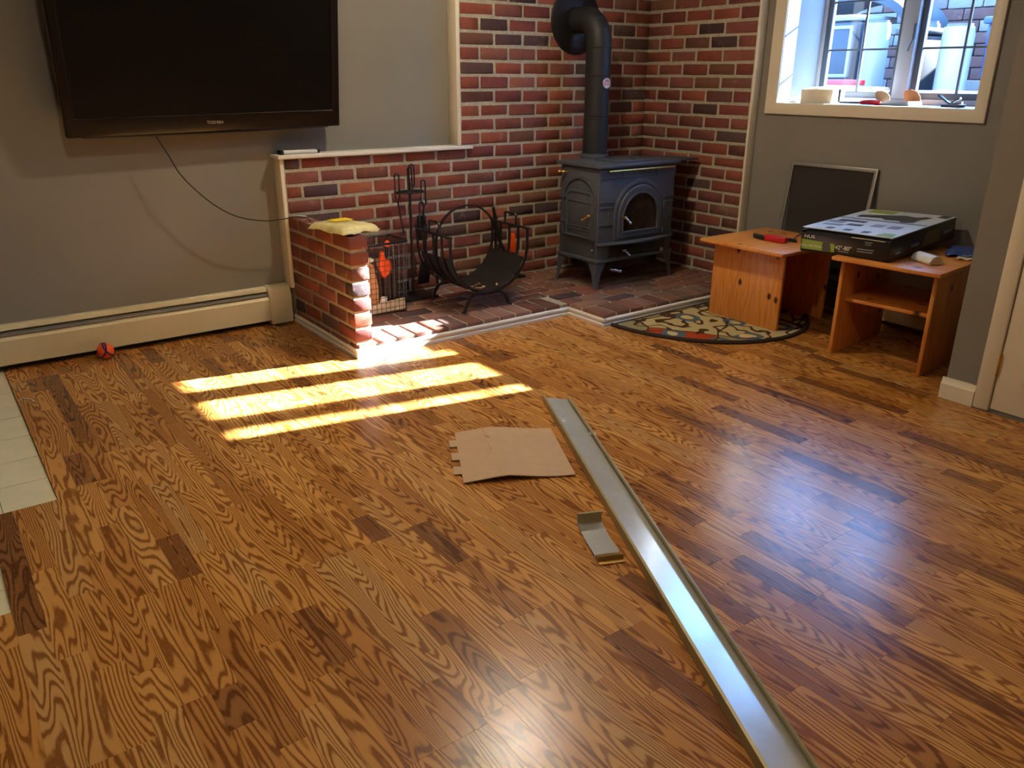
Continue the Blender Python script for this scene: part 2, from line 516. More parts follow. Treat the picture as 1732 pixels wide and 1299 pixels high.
MAT['outwhite'] = plain('outdoor_white_plastic', srgb(124, 128, 132), 0.5, var=0.04)
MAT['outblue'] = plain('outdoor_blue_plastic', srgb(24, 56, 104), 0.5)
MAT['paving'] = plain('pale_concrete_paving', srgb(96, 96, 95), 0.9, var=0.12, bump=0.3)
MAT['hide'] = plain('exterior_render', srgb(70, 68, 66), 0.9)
MAT['dial'] = plain('dial_face', srgb(220, 210, 204), 0.5, var=0.03)
def m_lens():
    t = NT('lamp_lens'); t.set(color=(1, 0.9, 0.7, 1))
    t.b.inputs['Emission Color'].default_value = (*LAMP_COL, 1); t.b.inputs['Emission Strength'].default_value = 6.0
    return t.m
MAT['lens'] = m_lens()

def uv_plank(o, across, along):
    """flat UVs in metres for wood panels: u across the grain, v along it"""
    me = o.data
    uv = me.uv_layers.new(name='UVMap')
    W = WM[o.name]
    off = random.random() * 5
    for l in me.loops:
        p = me.vertices[l.vertex_index].co
        d = {'x': p.x, 'y': p.y, 'z': p.z}
        uv.data[l.index].uv = (d[across] + off, d[along] + off * 0.7)
    return o

# ------------------------------------------------------------------ room shell
YW = 4.09        # painted wall with the television
YB = 4.005       # brick face on it
XB = 4.035       # brick face on the window wall
XW = 4.095       # painted window wall
XD = 3.274       # wall with the door
CEIL = 2.45
Y0, X0 = -2.6, -1.7
ZH = 0.063       # hearth surface

floor = struct(MB().box(X0, XW + .05, Y0, YW + .05, -0.12, -0.009).build('floor', MAT['slab'], origin=(0, 0, 0)))
struct(MB().box(X0 - .1, XW + .42, Y0 - .1, YW + .1, CEIL, CEIL + .1).build('ceiling', MAT['ceiling']))
struct(MB().box(X0 - .1, XW + .42, YW, YW + .12, -0.12, CEIL).build('wall_back', MAT['paint']))
struct(MB().box(X0 - .1, X0, Y0, YW, -0.12, CEIL).build('wall_left', MAT['paint']))
struct(MB().box(X0 - .1, XD, Y0 - .1, Y0, -0.12, CEIL).build('wall_front', MAT['paint']))
struct(MB().box(XD, XD + .12, Y0 - .1, 1.425, -0.12, CEIL).build('wall_door', MAT['paint']))
struct(MB().box(XD + .12, XW + .42, 1.305, 1.425, -0.12, CEIL).build('wall_return', MAT['paint']))
WY0, WY1, WZ0, WZ1 = 1.908, 3.005, 1.10, 1.935
XG = 4.45
rect = lambda a0, a1, b0, b1: [(a0, b0), (a1, b0), (a1, b1), (a0, b1)]
struct(MB().ring(rect(1.425, YW, -0.12, CEIL), rect(WY0 - .014, WY1 + .014, WZ0 - .016, WZ1 + .014), YZ, XW, XW + .40).build('wall_right', MAT['paint']))

# brick meshes: bevelled, slightly uneven boxes that the bricks share
def brick_mesh(i, lx, ly, lz, bev=0.0045):
    rnd = random.Random(100 + i)
    bm = bmesh.new()
    bmesh.ops.create_cube(bm, size=1.0)
    for v in bm.verts:
        v.co = Vector((v.co.x * lx, v.co.y * ly, v.co.z * lz))
    bmesh.ops.bevel(bm, geom=list(bm.edges), offset=bev, segments=1, affect='EDGES')
    for v in bm.verts:
        v.co += Vector([rnd.uniform(-.0017, .0017) for _ in range(3)])
    me = bpy.data.meshes.new('brick')
    bm.to_mesh(me); bm.free()
    for p in me.polygons: p.use_smooth = True
    me.set_sharp_from_angle(angle=math.radians(50))
    me.materials.append(MAT['brick'])
    return me

BRICKS = [brick_mesh(i, 0.190, 0.092, 0.062) for i in range(7)]
REDS = [srgb(128, 72, 60), srgb(134, 74, 58), srgb(120, 68, 60), srgb(140, 80, 62), srgb(124, 76, 68), srgb(132, 82, 72)]
DARKS = [srgb(82, 62, 60), srgb(92, 70, 66), srgb(76, 58, 58)]
BROWNS = [srgb(112, 76, 62), srgb(118, 84, 68), srgb(104, 70, 58)]

def lay(parent, c, s, rnd, axis='x', dark=False, pal=None):
    """one brick: centre c, size s = (length, depth, height); axis = direction of its length"""
    o = bpy.data.objects.new('brick', rnd.choice(BRICKS))
    COL.objects.link(o)
    o.parent = parent
    M = Matrix.Translation(c)
    if axis == 'y': M = M @ Matrix.Rotation(PI / 2, 4, 'Z')
    if rnd.random() < .5: M = M @ Matrix.Rotation(PI, 4, 'Z')
    M = M @ Matrix.Rotation(rnd.uniform(-.006, .006), 4, 'Y')
    M = M @ Matrix.Diagonal((s[0] / .190, s[1] / .092, s[2] / .062, 1))
    o.matrix_local = WM[parent.name].inverted() @ M
    col = rnd.choice(DARKS) if dark else rnd.choice(pal or (REDS if rnd.random() < .9 else BROWNS))
    k = rnd.uniform(.74, 1.02)
    o.color = (col[0] * k, col[1] * k * rnd.uniform(.94, 1.06), col[2] * k * rnd.uniform(.92, 1.08), 1)
    return o

def row_z(k):
    return (.785 - (10 - k) * .0722) if k <= 10 else (.785 + (k - 10) * .0755)

MJ = .0145
rb = random.Random(11)
# brick on the television wall: L-shaped mortar bed, then the courses
poly = [(1.527, ZH - .05), (XB + .06, ZH - .05), (XB + .06, CEIL), (2.585, CEIL), (2.585, .846), (1.527, .846)]
wbk = struct(MB().prism(poly, XZ, YB + .004, YW).build('wall_back_brick', MAT['mortar'], origin=(0, 0, 0)))
DK = [(2.72, 1.63), (3.12, 1.62), (2.81, 1.50), (2.91, 1.43), (3.11, 1.43), (2.70, 1.27), (3.80, 1.52), (3.87, 1.46), (1.75, .68), (1.68, .53), (3.60, 1.27), (2.2, .13), (2.6, .36), (3.05, .46)]
k = 0
while row_z(k) < CEIL - .01:
    z0, z1 = row_z(k), min(row_z(k + 1), CEIL)
    if k == 10: z1 = .846 if False else row_z(11)
    xs0 = 1.528 if k < 10 else (1.528 if k == 10 else 2.586)
    j = (1.618 if k % 2 == 0 else 1.718)
    cuts = [xs0]
    x = j
    while x < XB - .02:
        if x > xs0 + .035: cuts.append(x)
        x += .2005
    cuts.append(XB + .03)
    for a, b in zip(cuts[:-1], cuts[1:]):
        h1 = z1
        if k == 10 and a < 2.55: h1 = min(z1, .847)
        cx, cz = (a + b) / 2, (z0 + h1) / 2
        dk = any(abs(cx - p) < .1 and abs(cz - q) < .037 for p, q in DK) or rb.random() < .03
        lay(wbk, (cx, YB + .046 + rb.uniform(-.0025, .0025), cz), (b - a - MJ, .092, h1 - z0 - MJ - .001), rb, 'x', dk, BROWNS + DARKS + REDS if cx > 2.6 and cz < .55 and rb.random() < .5 else None)
    k += 1

# brick on the window wall
wsb = struct(MB().box(XB + .004, XW, 3.156, YB + .01, ZH - .05, CEIL).build('wall_side_brick', MAT['mortar'], origin=(0, 0, 0)))
DK2 = [(3.46, 1.50), (3.37, 1.42), (3.75, .4), (3.3, .3)]
k = 0
while row_z(k) < CEIL - .01:
    z0, z1 = row_z(k), min(row_z(k + 1), CEIL)
    y = 3.902 if k % 2 == 0 else 3.80
    cuts = [YB + .01]
    while y > 3.19:
        cuts.append(y); y -= .2055
    cuts.append(3.151)
    for a, b in zip(cuts[:-1], cuts[1:]):
        cy, cz = (a + b) / 2, (z0 + z1) / 2
        dk = any(abs(cy - p) < .1 and abs(cz - q) < .037 for p, q in DK2) or rb.random() < .04
        lay(wsb, (XB + .046 + rb.uniform(-.0025, .0025), cy, cz), (a - b - MJ, .092, z1 - z0 - MJ - .001), rb, 'y', dk, BROWNS if cz < .5 and rb.random() < .6 else None)
    k += 1

# low wing wall
WX0, WX1, WYF = 1.525, 1.612, 3.293
wng = struct(MB().box(WX0 + .005, WX1 - .005, WYF + .005, YB + .02, 0.0, .560).build('wall_wing', MAT['mortar'], origin=(0, 0, 0)))
zz = [.0, .066] + [.066 + .0717 * i for i in range(1, 8)]
for k in range(8):
    z0, z1 = zz[k], zz[k + 1]
    joints = [3.883, 3.688, 3.485] if k % 2 == 1 else [3.783, 3.584, 3.376]
    cuts = [YB + .005] + joints + [WYF - MJ / 2]
    for a, b in zip(cuts[:-1], cuts[1:]):
        lay(wng, ((WX0 + WX1) / 2 + rb.uniform(-.002, .002), (a + b) / 2, (z0 + z1) / 2), (a - b - MJ, WX1 - WX0, z1 - z0 - MJ), rb, 'y', rb.random() < .06)

# raised hearth
poly = [(WX1 + .002, 3.288), (2.812, 3.288), (2.812, 3.000), (XB + .06, 3.000), (XB + .06, 3.15), (XB + .006, 3.15), (XB + .006, YB + .006), (WX1 + .002, YB + .006)]
hrt = struct(MB().prism(poly, XY, 0.0, ZH - .006).build('floor_hearth', MAT['mortar'], origin=(0, 0, 0)))
HPAL = BROWNS + [srgb(120, 84, 72), srgb(124, 80, 68), srgb(112, 90, 80), srgb(128, 98, 84), srgb(108, 84, 76), srgb(132, 100, 86)]
def hb(x0, x1, y0, y1, axis):
    L, D = (x1 - x0, y1 - y0) if axis == 'x' else (y1 - y0, x1 - x0)
    lay(hrt, ((x0 + x1) / 2, (y0 + y1) / 2, ZH - .031 + rb.uniform(-.0015, .0015)), (L - MJ, D - MJ, .062), rb, axis, rb.random() < .07, HPAL)
x = WX1 - .087
while x < 2.70:
    if x > 1.5:
        hb(x, min(x + .1023, 2.80), 3.273, 3.465, 'y')
    x += .1023
x = 2.80
while x < 4.05:
    hb(x, min(x + .1023, 4.09), 2.984, 3.172, 'y'); x += .1023
def hrow(x0, x1, y0, y1, off):
    x = x0; first = True
    while x < x1 - .02:
        nx = min(x + (off if first and off else .2), x1)
        hb(x, nx, y0, y1, 'x'); x = nx; first = False
hrow(2.80, 4.035, 3.172, 3.270, .03 + .2)
hrow(2.80, 4.035, 3.270, 3.368, .12)
hrow(2.80, 4.035, 3.368, 3.465, 0)
for i in range(6):
    y0 = 3.465 + i * .0985
    hrow(WX1 + .004, 4.035, y0, min(y0 + .0985, YB - .002), .1 if i % 2 else 0)

# white base moulding round hearth and wing
PROF = [(0, 0), (.0155, 0), (.0155, .012), (.012, .016), (.012, .026), (.015, .030), (.0145, .037), (.010, .043), (0, .043)]
def moulding(name, p0, p1, out):
    p0, p1, out = Vector(p0), Vector(p1), Vector(out)
    n = len(PROF)
    v = [p0 + out * a + Vector((0, 0, b)) for a, b in PROF] + [p1 + out * a + Vector((0, 0, b)) for a, b in PROF]
    f = [tuple(range(n)), tuple(range(2 * n - 1, n - 1, -1))] + [(i, (i + 1) % n, (i + 1) % n + n, i + n) for i in range(n)]
    return struct(MB().add(v, f).build(name, MAT['trimw'], smooth=True, angle=30))
moulding('trim_1', (WX0 + .004, 3.266, 0), (WX0 + .004, 4.02, 0), (-1, 0, 0))
moulding('trim_2', (WX0 - .010, 3.279, 0), (2.80, 3.279, 0), (0, -1, 0))
moulding('trim_3', (2.809, 2.976, 0), (2.809, 3.279, 0), (-1, 0, 0))
moulding('trim_4', (2.797, 2.990, 0), (4.09, 2.990, 0), (0, -1, 0))
# vertical boards and the ledge cap
struct(MB().box(1.507, 1.526, 3.998, YW, .19, .846).build('trim_5', MAT['trim'], bevel=.003))
struct(MB().box(2.560, 2.584, 3.998, YW, .864, CEIL).build('trim_6', MAT['trim'], bevel=.003))
struct(MB().box(1.494, 2.650, 3.976, YW, .846, .864).build('trim_7', MAT['trimw'], bevel=.003))
struct(MB().box(4.028, XW, 3.136, 3.152, ZH + .001, CEIL).build('trim_8', MAT['trim'], bevel=.007, seg=3))

# ------------------------------------------------------------------ floor covering
COLS = 0.1855
CX = 1.837
JY = {0: 1.05, 1: 1.66, 2: 1.05, -1: .45, -2: 1.55, -3: .953, -4: 1.75, -5: 1.3, -6: .62, -7: 1.06, -8: 1.69, -9: 1.48, -10: 2.61, 3: 1.5, 4: 2.1, 5: 1.75, 6: 2.3, 7: 1.9}
rp = random.Random(5)
planks = []
for c in range(-20, 14):
    xa = CX + c * COLS
    xb_ = xa + COLS
    if xb_ < X0 or xa > XW: continue
    if xb_ <= -.01: ymax = 2.05
    elif xb_ <= .18: ymax = 2.61
    else: ymax = 4.075
    for s_ in range(3):
        x0 = max(xa + s_ * COLS / 3, X0); x1 = min(xa + (s_ + 1) * COLS / 3, XW)
        if x1 - x0 < .004: continue
        ym, yn = ymax, Y0
        if x0 > 2.80: ym = 2.989
        elif x0 > 1.53: ym = 3.278
        if x1 > XD + .02: yn = 1.425
        base = JY.get(c, rp.uniform(0, 1.2))
        joints = sorted([base + 1.19 * n for n in range(-5, 5)])
        ys = set(joints)
        for a in joints:
            q = a + rp.choice((.16, .26, .34, .43, .52)) * rp.uniform(.9, 1.1)
            while q < a + 1.19 - .12:
                ys.add(q); q += rp.choice((.24, .33, .42, .5, .58))
        ys = [yn] + sorted(y for y in ys if yn + .03 < y < ym - .03) + [ym]
        for a, b in zip(ys[:-1], ys[1:]):
            planks.append((x0, x1, a, b))
def px_area(p):
    x0, x1, a, b = p
    n = 5; cnt = 0; tot = 0
    q = [to_px((x, y, 0)) for x, y in ((x0, a), (x1, a), (x1, b), (x0, b))]
    if any(t is None for t in q): return 0
    ar = abs(sum(q[i][0] * q[(i + 1) % 4][1] - q[(i + 1) % 4][0] * q[i][1] for i in range(4))) / 2
    for i in range(n):
        for j in range(n):
            t = to_px((x0 + (x1 - x0) * (i + .5) / n, a + (b - a) * (j + .5) / n, 0))
            if t and 0 < t[0] < 1732 and 0 < t[1] < 1299: cnt += 1
    return ar * cnt / n / n
planks.sort(key=px_area, reverse=True)
def plank_data(p):
    x0, x1, a, b = p
    g = .00022; z = rp.uniform(-.0001, .0001)
    v = [(x0 + g, a + g, z), (x1 - g, a + g, z), (x1 - g, b - g, z), (x0 + g, b - g, z)]
    v = v + [(q[0], q[1], -.008) for q in v]
    return v, [(0, 1, 2, 3), (0, 4, 5, 1), (1, 5, 6, 2), (2, 6, 7, 3), (3, 7, 4, 0), (7, 6, 5, 4)]
def plank_obj(name, plist, kind=None):
    V, F, T = [], [], []
    for p in plist:
        v, f = plank_data(p)
        o_ = len(V); V += v; F += [tuple(i + o_ for i in q) for q in f]
        tint = (rp.random(), rp.random(), rp.random(), 1.0)
        T += [tint] * 8
    me = bpy.data.meshes.new(name)
    me.from_pydata(V, [], F)
    at = me.color_attributes.new('tint', 'FLOAT_COLOR', 'POINT')
    at.data.foreach_set('color', [c_ for t in T for c_ in t])
    me.materials.append(MAT['plank'])
    o = bpy.data.objects.new(name, me)
    COL.objects.link(o); o.parent = floor
    if kind: o['kind'] = kind
    return o
for p in planks[:300]:
    plank_obj('plank', [p])
plank_obj('plank_remainder', planks[300:], 'stuff')

# old vinyl tiles where the boards stop
tys = [4.08, 3.744, 3.440, 3.222, 3.008, 2.809, 2.60, 2.39, 2.18, 2.04]
for i in range(len(tys) - 1):
    for x0, x1 in ((-.285, .020), (.020, .167)):
        MB().box(x0 + .0012, x1 - .0012, tys[i + 1] + .0012, tys[i] - .0012, -.0092, -.0072).build('tile', MAT['tile'], floor)

# ------------------------------------------------------------------ window
win = bpy.data.objects.new('window_1', None); COL.objects.link(win); win.location = (XW, 2.456, WZ0)
win['kind'] = 'structure'; WM[win.name] = Matrix.Translation((XW, 2.456, WZ0))
def wpart(name, mb, mat, parent=None, **kw):
    return mb.build(name, mat, parent or win, **kw)
# inside casing, mitred
wpart('casing', MB().ring(rect(1.851, 3.082, 1.038, 1.995), rect(WY0 - .002, WY1 + .002, WZ0, WZ1), YZ, XW - .016, XW), MAT['trim'], bevel=.004)
# lined reveal
wpart('reveal', MB().ring(rect(WY0 - .0135, WY1 + .0135, WZ0 - .0155, WZ1 + .0135), rect(WY0, WY1, WZ0, WZ1), YZ, XW - .004, 4.494), MAT['winpaint'])
# fixed frame and mullion
wpart('frame', MB().ring(rect(WY0 + .0005, WY1 - .0005, WZ0 + .0005, WZ1 - .0005), rect(1.942, 2.985, 1.128, 1.915), YZ, 4.425, 4.49), MAT['winpaint'], bevel=.003)
wpart('mullion', MB().box(4.405, 4.49, 2.428, 2.512, 1.128, 1.915), MAT['winpaint'], bevel=.004)
for a0, a1 in ((2.512, 2.985), (1.942, 2.428)):
    sash = wpart('sash', MB().ring(rect(a0, a1, 1.128, 1.915), rect(a0 + .030, a1 - .030, 1.160, 1.885), YZ, 4.435, 4.468), MAT['sash'], bevel=.003)
    ym = (a0 + a1) / 2
    wpart('muntin', MB().box(4.448, 4.458, ym - .006, ym + .006, 1.16, 1.885), MAT['sash'], sash)
    for z in (1.38, 1.63):
        wpart('muntin', MB().box(4.449, 4.457, a0 + .03, a1 - .03, z - .005, z + .005), MAT['sash'], sash)
    cols = [(a0 + .03, ym - .006), (ym + .006, a1 - .03)]
    rows = [(1.16, 1.375), (1.385, 1.625), (1.635, 1.885)]
    for c0, c1 in cols:
        for r0, r1 in rows:
            wpart('pane', MB().box(4.4515, 4.4545, c0, c1, r0, r1), MAT['glass'], sash)
lat = wpart('latch', MB().box(4.392, 4.406, 2.425, 2.440, 1.42, 1.50), MAT['sash'], bevel=.003)
wpart('latch_lever', MB().tube([(4.398, 2.43, 1.43), (4.385, 2.437, 1.40), (4.38, 2.444, 1.365)], .005), MAT['sash'], lat, smooth=True)

# ------------------------------------------------------------------ door and its trim, column baseboard
dr = bpy.data.objects.new('door_1', None); COL.objects.link(dr); dr.location = (XD, .83, 0); dr['kind'] = 'structure'
WM[dr.name] = Matrix.Translation((XD, .83, 0))
MB().box(XD - .012, XD + .02, 1.243, 1.303, 0, 2.10).build('door_casing', MAT['trim'], dr, bevel=.005)
MB().box(XD - .012, XD + .02, .375, .435, 0, 2.10).build('door_casing', MAT['trim'], dr, bevel=.005)
MB().box(XD - .012, XD + .02, .435, 1.243, 2.04, 2.10).build('door_casing', MAT['trim'], dr, bevel=.005)
leaf = MB().box(XD - .004, XD + .03, .438, 1.238, .012, 2.035).build('door_leaf', MAT['trim'], dr, bevel=.002)
for y0, y1 in ((.53, .80), (.88, 1.150)):
    for z0, z1 in ((.145, .95), (1.08, 1.92)):
        MB().ring(rect(y0, y1, z0, z1), rect(y0 + .022, y1 - .022, z0 + .022, z1 - .022), YZ, XD - .011, XD - .003).build('panel_moulding', MAT['trim'], leaf, bevel=.003)
        MB().box(XD - .008, XD - .003, y0 + .05, y1 - .05, z0 + .05, z1 - .05).build('panel', MAT['trim'], leaf, bevel=.002)
for z in (.15, 1.02, 1.86):
    MB().lathe([(.006, 0), (.006, .09)], 10, Matrix.Translation((XD - .006, 1.2405, z))).build('hinge', MAT['brass'], dr, smooth=True)
prof = [(0, 0), (.014, 0), (.014, .062), (.008, .072), (.005, .088), (0, .088)]
v = []
bb = MB(); n = len(prof)
for y in (1.303, 1.438):
    v += [(XD - a, y, b) for a, b in prof]
bb.add(v, [tuple(range(n)), tuple(range(2 * n - 1, n - 1, -1))] + [(i, (i + 1) % n, (i + 1) % n + n, i + n) for i in range(n)])
struct(bb.build('baseboard_door', MAT['trim'], smooth=True, angle=25))

# ------------------------------------------------------------------ baseboard heaters
def heater(p0, along, out, length, cap_end, label):
    """wall-hung convector; along = direction of its run, out = away from the wall"""
    M = frame(p0, along, out, (0, 0, 1))
    t = thing('baseboard_heater', label, 'heater', M)
    loc = lambda a, b, w: M @ Vector((w, a, b))     # section (out, up) swept along
    def sect(name, poly, w0, w1, mat, bevel=0.0):
        return MB().prism(poly, loc, w0, w1).build(name, mat, t, bevel=bevel)
    sect('back_plate', [(0, .02), (.004, .02), (.004, .2), (0, .2)], 0, length, MAT['enamel'])
    sect('top_lip', [(.004, .2), (.004, .194), (.030, .190), (.034, .178), (.038, .178), (.034, .196), (.03, .2)], 0, length, MAT['enamel'])
    sect('damper', [(.026, .164), (.056, .154), (.058, .160), (.028, .170)], 0, length, MAT['alu'])
    sect('front_panel', [(.062, .028), (.066, .028), (.070, .140), (.052, .152), (.050, .148), (.064, .138)], 0, length, MAT['enamel'])
    sect('fin_tube', [(.010, .045), (.052, .045), (.052, .11), (.010, .11)], .02, length - .02, MAT['cbox'])
    if cap_end:
        sect('end_cap', [(.0, .006), (.074, .006), (.078, .15), (.060, .190), (.030, .206), (0, .206)], length, length + cap_end, MAT['enamel'], .003)
    return t
heater((X0 + .02, YW - .001, 0), (1, 0, 0), (0, -1, 0), 1.390 - X0 - .02, .118, 'long cream baseboard heater with stains running under the television')
heater((XW - .001, 1.46, 0), (0, 1, 0), (-1, 0, 0), 1.50, 0, 'short white baseboard heater under the window behind the wooden tables')

# ------------------------------------------------------------------ ceiling lamps
def can(x, y, label, w=1.0):
    t = thing('recessed_lamp', label, 'ceiling lamp', (x, y, CEIL), 'recessed ceiling lamps')
    M = Matrix.Translation((x, y, CEIL - .012))
    MB().ring(arc(x, y, .085, 0, 2 * PI * 31 / 32, 31), arc(x, y, .065, 0, 2 * PI * 31 / 32, 31), XY, CEIL - .012, CEIL - .0005).build('trim_ring', MAT['white'], t, smooth=True)
    MB().lathe([(.064, .004), (.064, .010)], 24, M).build('lens', MAT['lens'], t)
    ld = bpy.data.lights.new('lamp_bulb', 'AREA'); ld.shape = 'DISK'; ld.size = .12
    ld.energy = LAMP_W * w; ld.color = LAMP_COL
    lo = bpy.data.objects.new('lamp_bulb', ld); COL.objects.link(lo)
    lo.parent = t; lo.location = (0, 0, -.016)
can(2.17, 2.87, 'recessed ceiling lamp nearest the brick ledge', 1.25)
can(.55, 1.9, 'unseen recessed ceiling lamp added as fill over the open floor', .62)  # unseen lamp, added as fill for the open floor and left wall
can(1.6, -1.2, 'recessed ceiling lamp farthest from the stove', .6)

# ------------------------------------------------------------------ television
BL, BR = Vector((.578, 3.960, .981)), Vector((1.832, 3.972, .995))
tu = (BR - BL).normalized()
tn0 = Vector((0, -math.cos(math.radians(9)), -math.sin(math.radians(9))))
tn = (tn0 - tu * tn0.dot(tu)).normalized()       # out of the screen
tv_up = tn.cross(tu).normalized()
if tv_up.z < 0: tv_up = -tv_up
TW, TH = (BR - BL).length, .775
TM = frame(BL + tu * TW / 2, tu, tv_up, tn)
tv = thing('television', 'large black flat television tilted down from the grey wall', 'television', TM)
tl = lambda a, b, t: TM @ Vector((a - TW / 2, b, t))
MB().ring(rect(0, TW, 0, TH), rect(.042, TW - .042, .080, TH - .042), tl, -.045, 0).build('bezel', MAT['tvplastic'], tv, bevel=.006, seg=3)
MB().prism(rect(.038, TW - .038, .076, TH - .038), tl, -.030, -.006).build('screen', MAT['tvscreen'], tv)
MB().prism(rect(.04, TW - .04, .04, TH - .03), tl, -.085, -.032).build('rear_case', MAT['tvback'], tv, bevel=.02)
MB().tube([tl(.06, -.001, -.012), tl(TW / 2, -.006, -.012), tl(TW - .06, -.001, -.012)], .005, 8).build('lower_strip', MAT['tvback'], tv, smooth=True)
MB().prism(rect(.45, .80, .25, .55), tl, -.13, -.08).build('wall_bracket', MAT['tvback'], tv)
text('lettering', 'TOSHIBA', .019, TM @ Matrix.Translation((1.205 - (BL.x + BR.x) / 2, .043, .0006)), MAT['silver'], tv, 1.0)

def smooth_path(pts, n=6):
    """Catmull-Rom through pts"""
    P = [Vector(p) for p in pts]
    P = [P[0] * 2 - P[1]] + P + [P[-1] * 2 - P[-2]]
    out = []
    for i in range(1, len(P) - 2):
        for k in range(n):
            t = k / n
            a, b, c, d = P[i - 1], P[i], P[i + 1], P[i + 2]
            out.append(.5 * ((2 * b) + (c - a) * t + (2 * a - 5 * b + 4 * c - d) * t * t + (3 * b - a - 3 * c + d) * t ** 3))
    out.append(P[-2])
    return out

cp = smooth_path([(.940, 3.985, .979), (.948, 3.978, .960), (.985, 3.97, .88), (1.018, 3.965, .807), (1.085, 3.962, .722), (1.165, 3.955, .646), (1.26, 3.95, .590), (1.38, 3.94, .562), (1.47, 3.93, .563), (1.535, 3.92, .570), (1.56, 3.86, .571), (1.545, 3.76, .571)], 5)
tag(MB().tube(cp, .0028, 6).build('power_cord', MAT['cord'], smooth=True), 'thin black cord drooping from the television to the low brick wall', 'cord')

# white device on the ledge
t = thing('slim_device', 'slim white device with black ends lying on the ledge', 'device', (1.63, 4.03, .864))
MB().box(1.535, 1.718, 4.005, 4.055, .8645, .883).build('body', MAT['white'], t, bevel=.006, seg=3)
MB().box(1.520, 1.537, 4.003, 4.057, .8645, .886).build('end_piece', MAT['blackplastic'], t, bevel=.004)
MB().box(1.716, 1.727, 4.003, 4.057, .8645, .884).build('end_piece', MAT['blackplastic'], t, bevel=.004)

# ------------------------------------------------------------------ wood stove
SX0, SX1, SY0, SY1 = 3.132, 3.745, 3.424, 3.765
st = thing('wood_stove', 'black cast iron wood stove with arched glass door', 'stove', ((SX0 + SX1) / 2, (SY0 + SY1) / 2, ZH))
IR = MAT['iron']
MB().box(SX0, SX1, SY0, SY1, .232, .748).build('body', IR, st, bevel=.008)
MB().box(SX0 - .012, SX1 + .012, SY0 - .012, SY1 + .008, .214, .236).build('base_rim', IR, st, bevel=.006)
top = MB().box(SX0 - .016, SX1 + .020, SY0 - .022, SY1 + .03, .750, .772).build('top_plate', IR, st, bevel=.006)
MB().box(3.30, 3.66, 3.47, 3.66, .771, .779).build('griddle', IR, top, bevel=.004)
MB().lathe([(.018, 0), (.018, .004)], 16, Matrix.Translation((3.50, 3.55, .779))).build('griddle_eye', MAT['wrought'], top)
MB().box(SX1 + .016, 4.005, 3.475, 3.70, .752, .764).build('side_shelf', IR, st, bevel=.004)
MB().lathe([(.090, 0), (.090, .014), (.080, .020), (.080, .03)], 28, Matrix.Translation((3.415, 3.79, .770))).build('flue_collar', IR, st, smooth=True)
# legs: tapering, splayed cabriole
for lx, ly, sx, sy in ((SX0, SY0, 1, 1), (SX1, SY0, -1, 1), (SX0, SY1, 1, -1), (SX1, SY1, -1, -1)):
    lv = []; secs = [(.218, .085, -.004), (.190, .062, -.006), (.150, .040, -.006), (.110, .030, -.008), (.078, .024, -.012), (ZH, .026, -.016)]
    for z, w, off in secs:
        x0, y0 = lx + sx * off, ly + sy * off
        lv += [(x0, y0, z), (x0 + sx * w, y0, z), (x0 + sx * w * .35, y0 + sy * w * .35, z), (x0, y0 + sy * w, z)]
    lf = [(0, 1, 2, 3), tuple(range(4 * len(secs) - 1, 4 * len(secs) - 5, -1))]
    for i in range(len(secs) - 1):
        for q in range(4):
            q2 = (q + 1) % 4
            lf.append((i * 4 + q, i * 4 + 4 + q, i * 4 + 4 + q2, i * 4 + q2))
    MB().add(lv, lf).build('leg', IR, st, smooth=True, angle=50)
def arch_poly(cx, hw, zb, zs, n=18):
    return [(cx - hw, zb)] + [(cx + hw * math.cos(a), zs + hw * math.sin(a)) for a in [PI - PI * i / n for i in range(n + 1)]] + [(cx + hw, zb)]
DCX = 3.452
sur = MB().ring(arch_poly(DCX, .205, .335, .474), arch_poly(DCX, .182, .345, .470), XZ, SY0 - .014, SY0 + .004).build('door_surround', IR, st, bevel=.004)
door = MB().ring(arch_poly(DCX, .180, .346, .469), arch_poly(DCX, .147, .378, .460), XZ, SY0 - .022, SY0 + .004).build('front_door', IR, st, bevel=.006, seg=3)
MB().ring(arch_poly(DCX, .150, .375, .461), arch_poly(DCX, .139, .386, .458), XZ, SY0 - .026, SY0 - .012).build('glass_bead', IR, door, bevel=.003)
MB().prism(arch_poly(DCX, .148, .377, .460), XZ, SY0 - .012, SY0 - .008).build('door_glass', MAT['stoveglass'], door)
def spool(parent, base, d, name='handle', mat=MAT['chrome'], L=.04, r=.0075):
    d = Vector(d).normalized(); z = d; x = z.orthogonal().normalized(); y = z.cross(x)
    M = frame(base, x, y, z)
    MB().lathe([(r * .6, 0), (r * .7, L * .2), (r, L * .35), (r * .7, L * .5), (r * .75, L * .7), (r * 1.15, L * .85), (r * .8, L)], 12, M).build(name, mat, parent, smooth=True, angle=60)
spool(door, (3.300, SY0 - .020, .470), (.1, -1, .05), 'handle_shank', MAT['brass'], .035, .009)
spool(door, (3.304, SY0 - .052, .470), (.5, -.45, -.75), 'handle', MAT['chrome'], .045)
for z in (.365, .520):
    MB().lathe([(.006, 0), (.006, .035)], 10, Matrix.Translation((DCX + .190, SY0 - .022, z - .017))).build('hinge', IR, door, smooth=True)
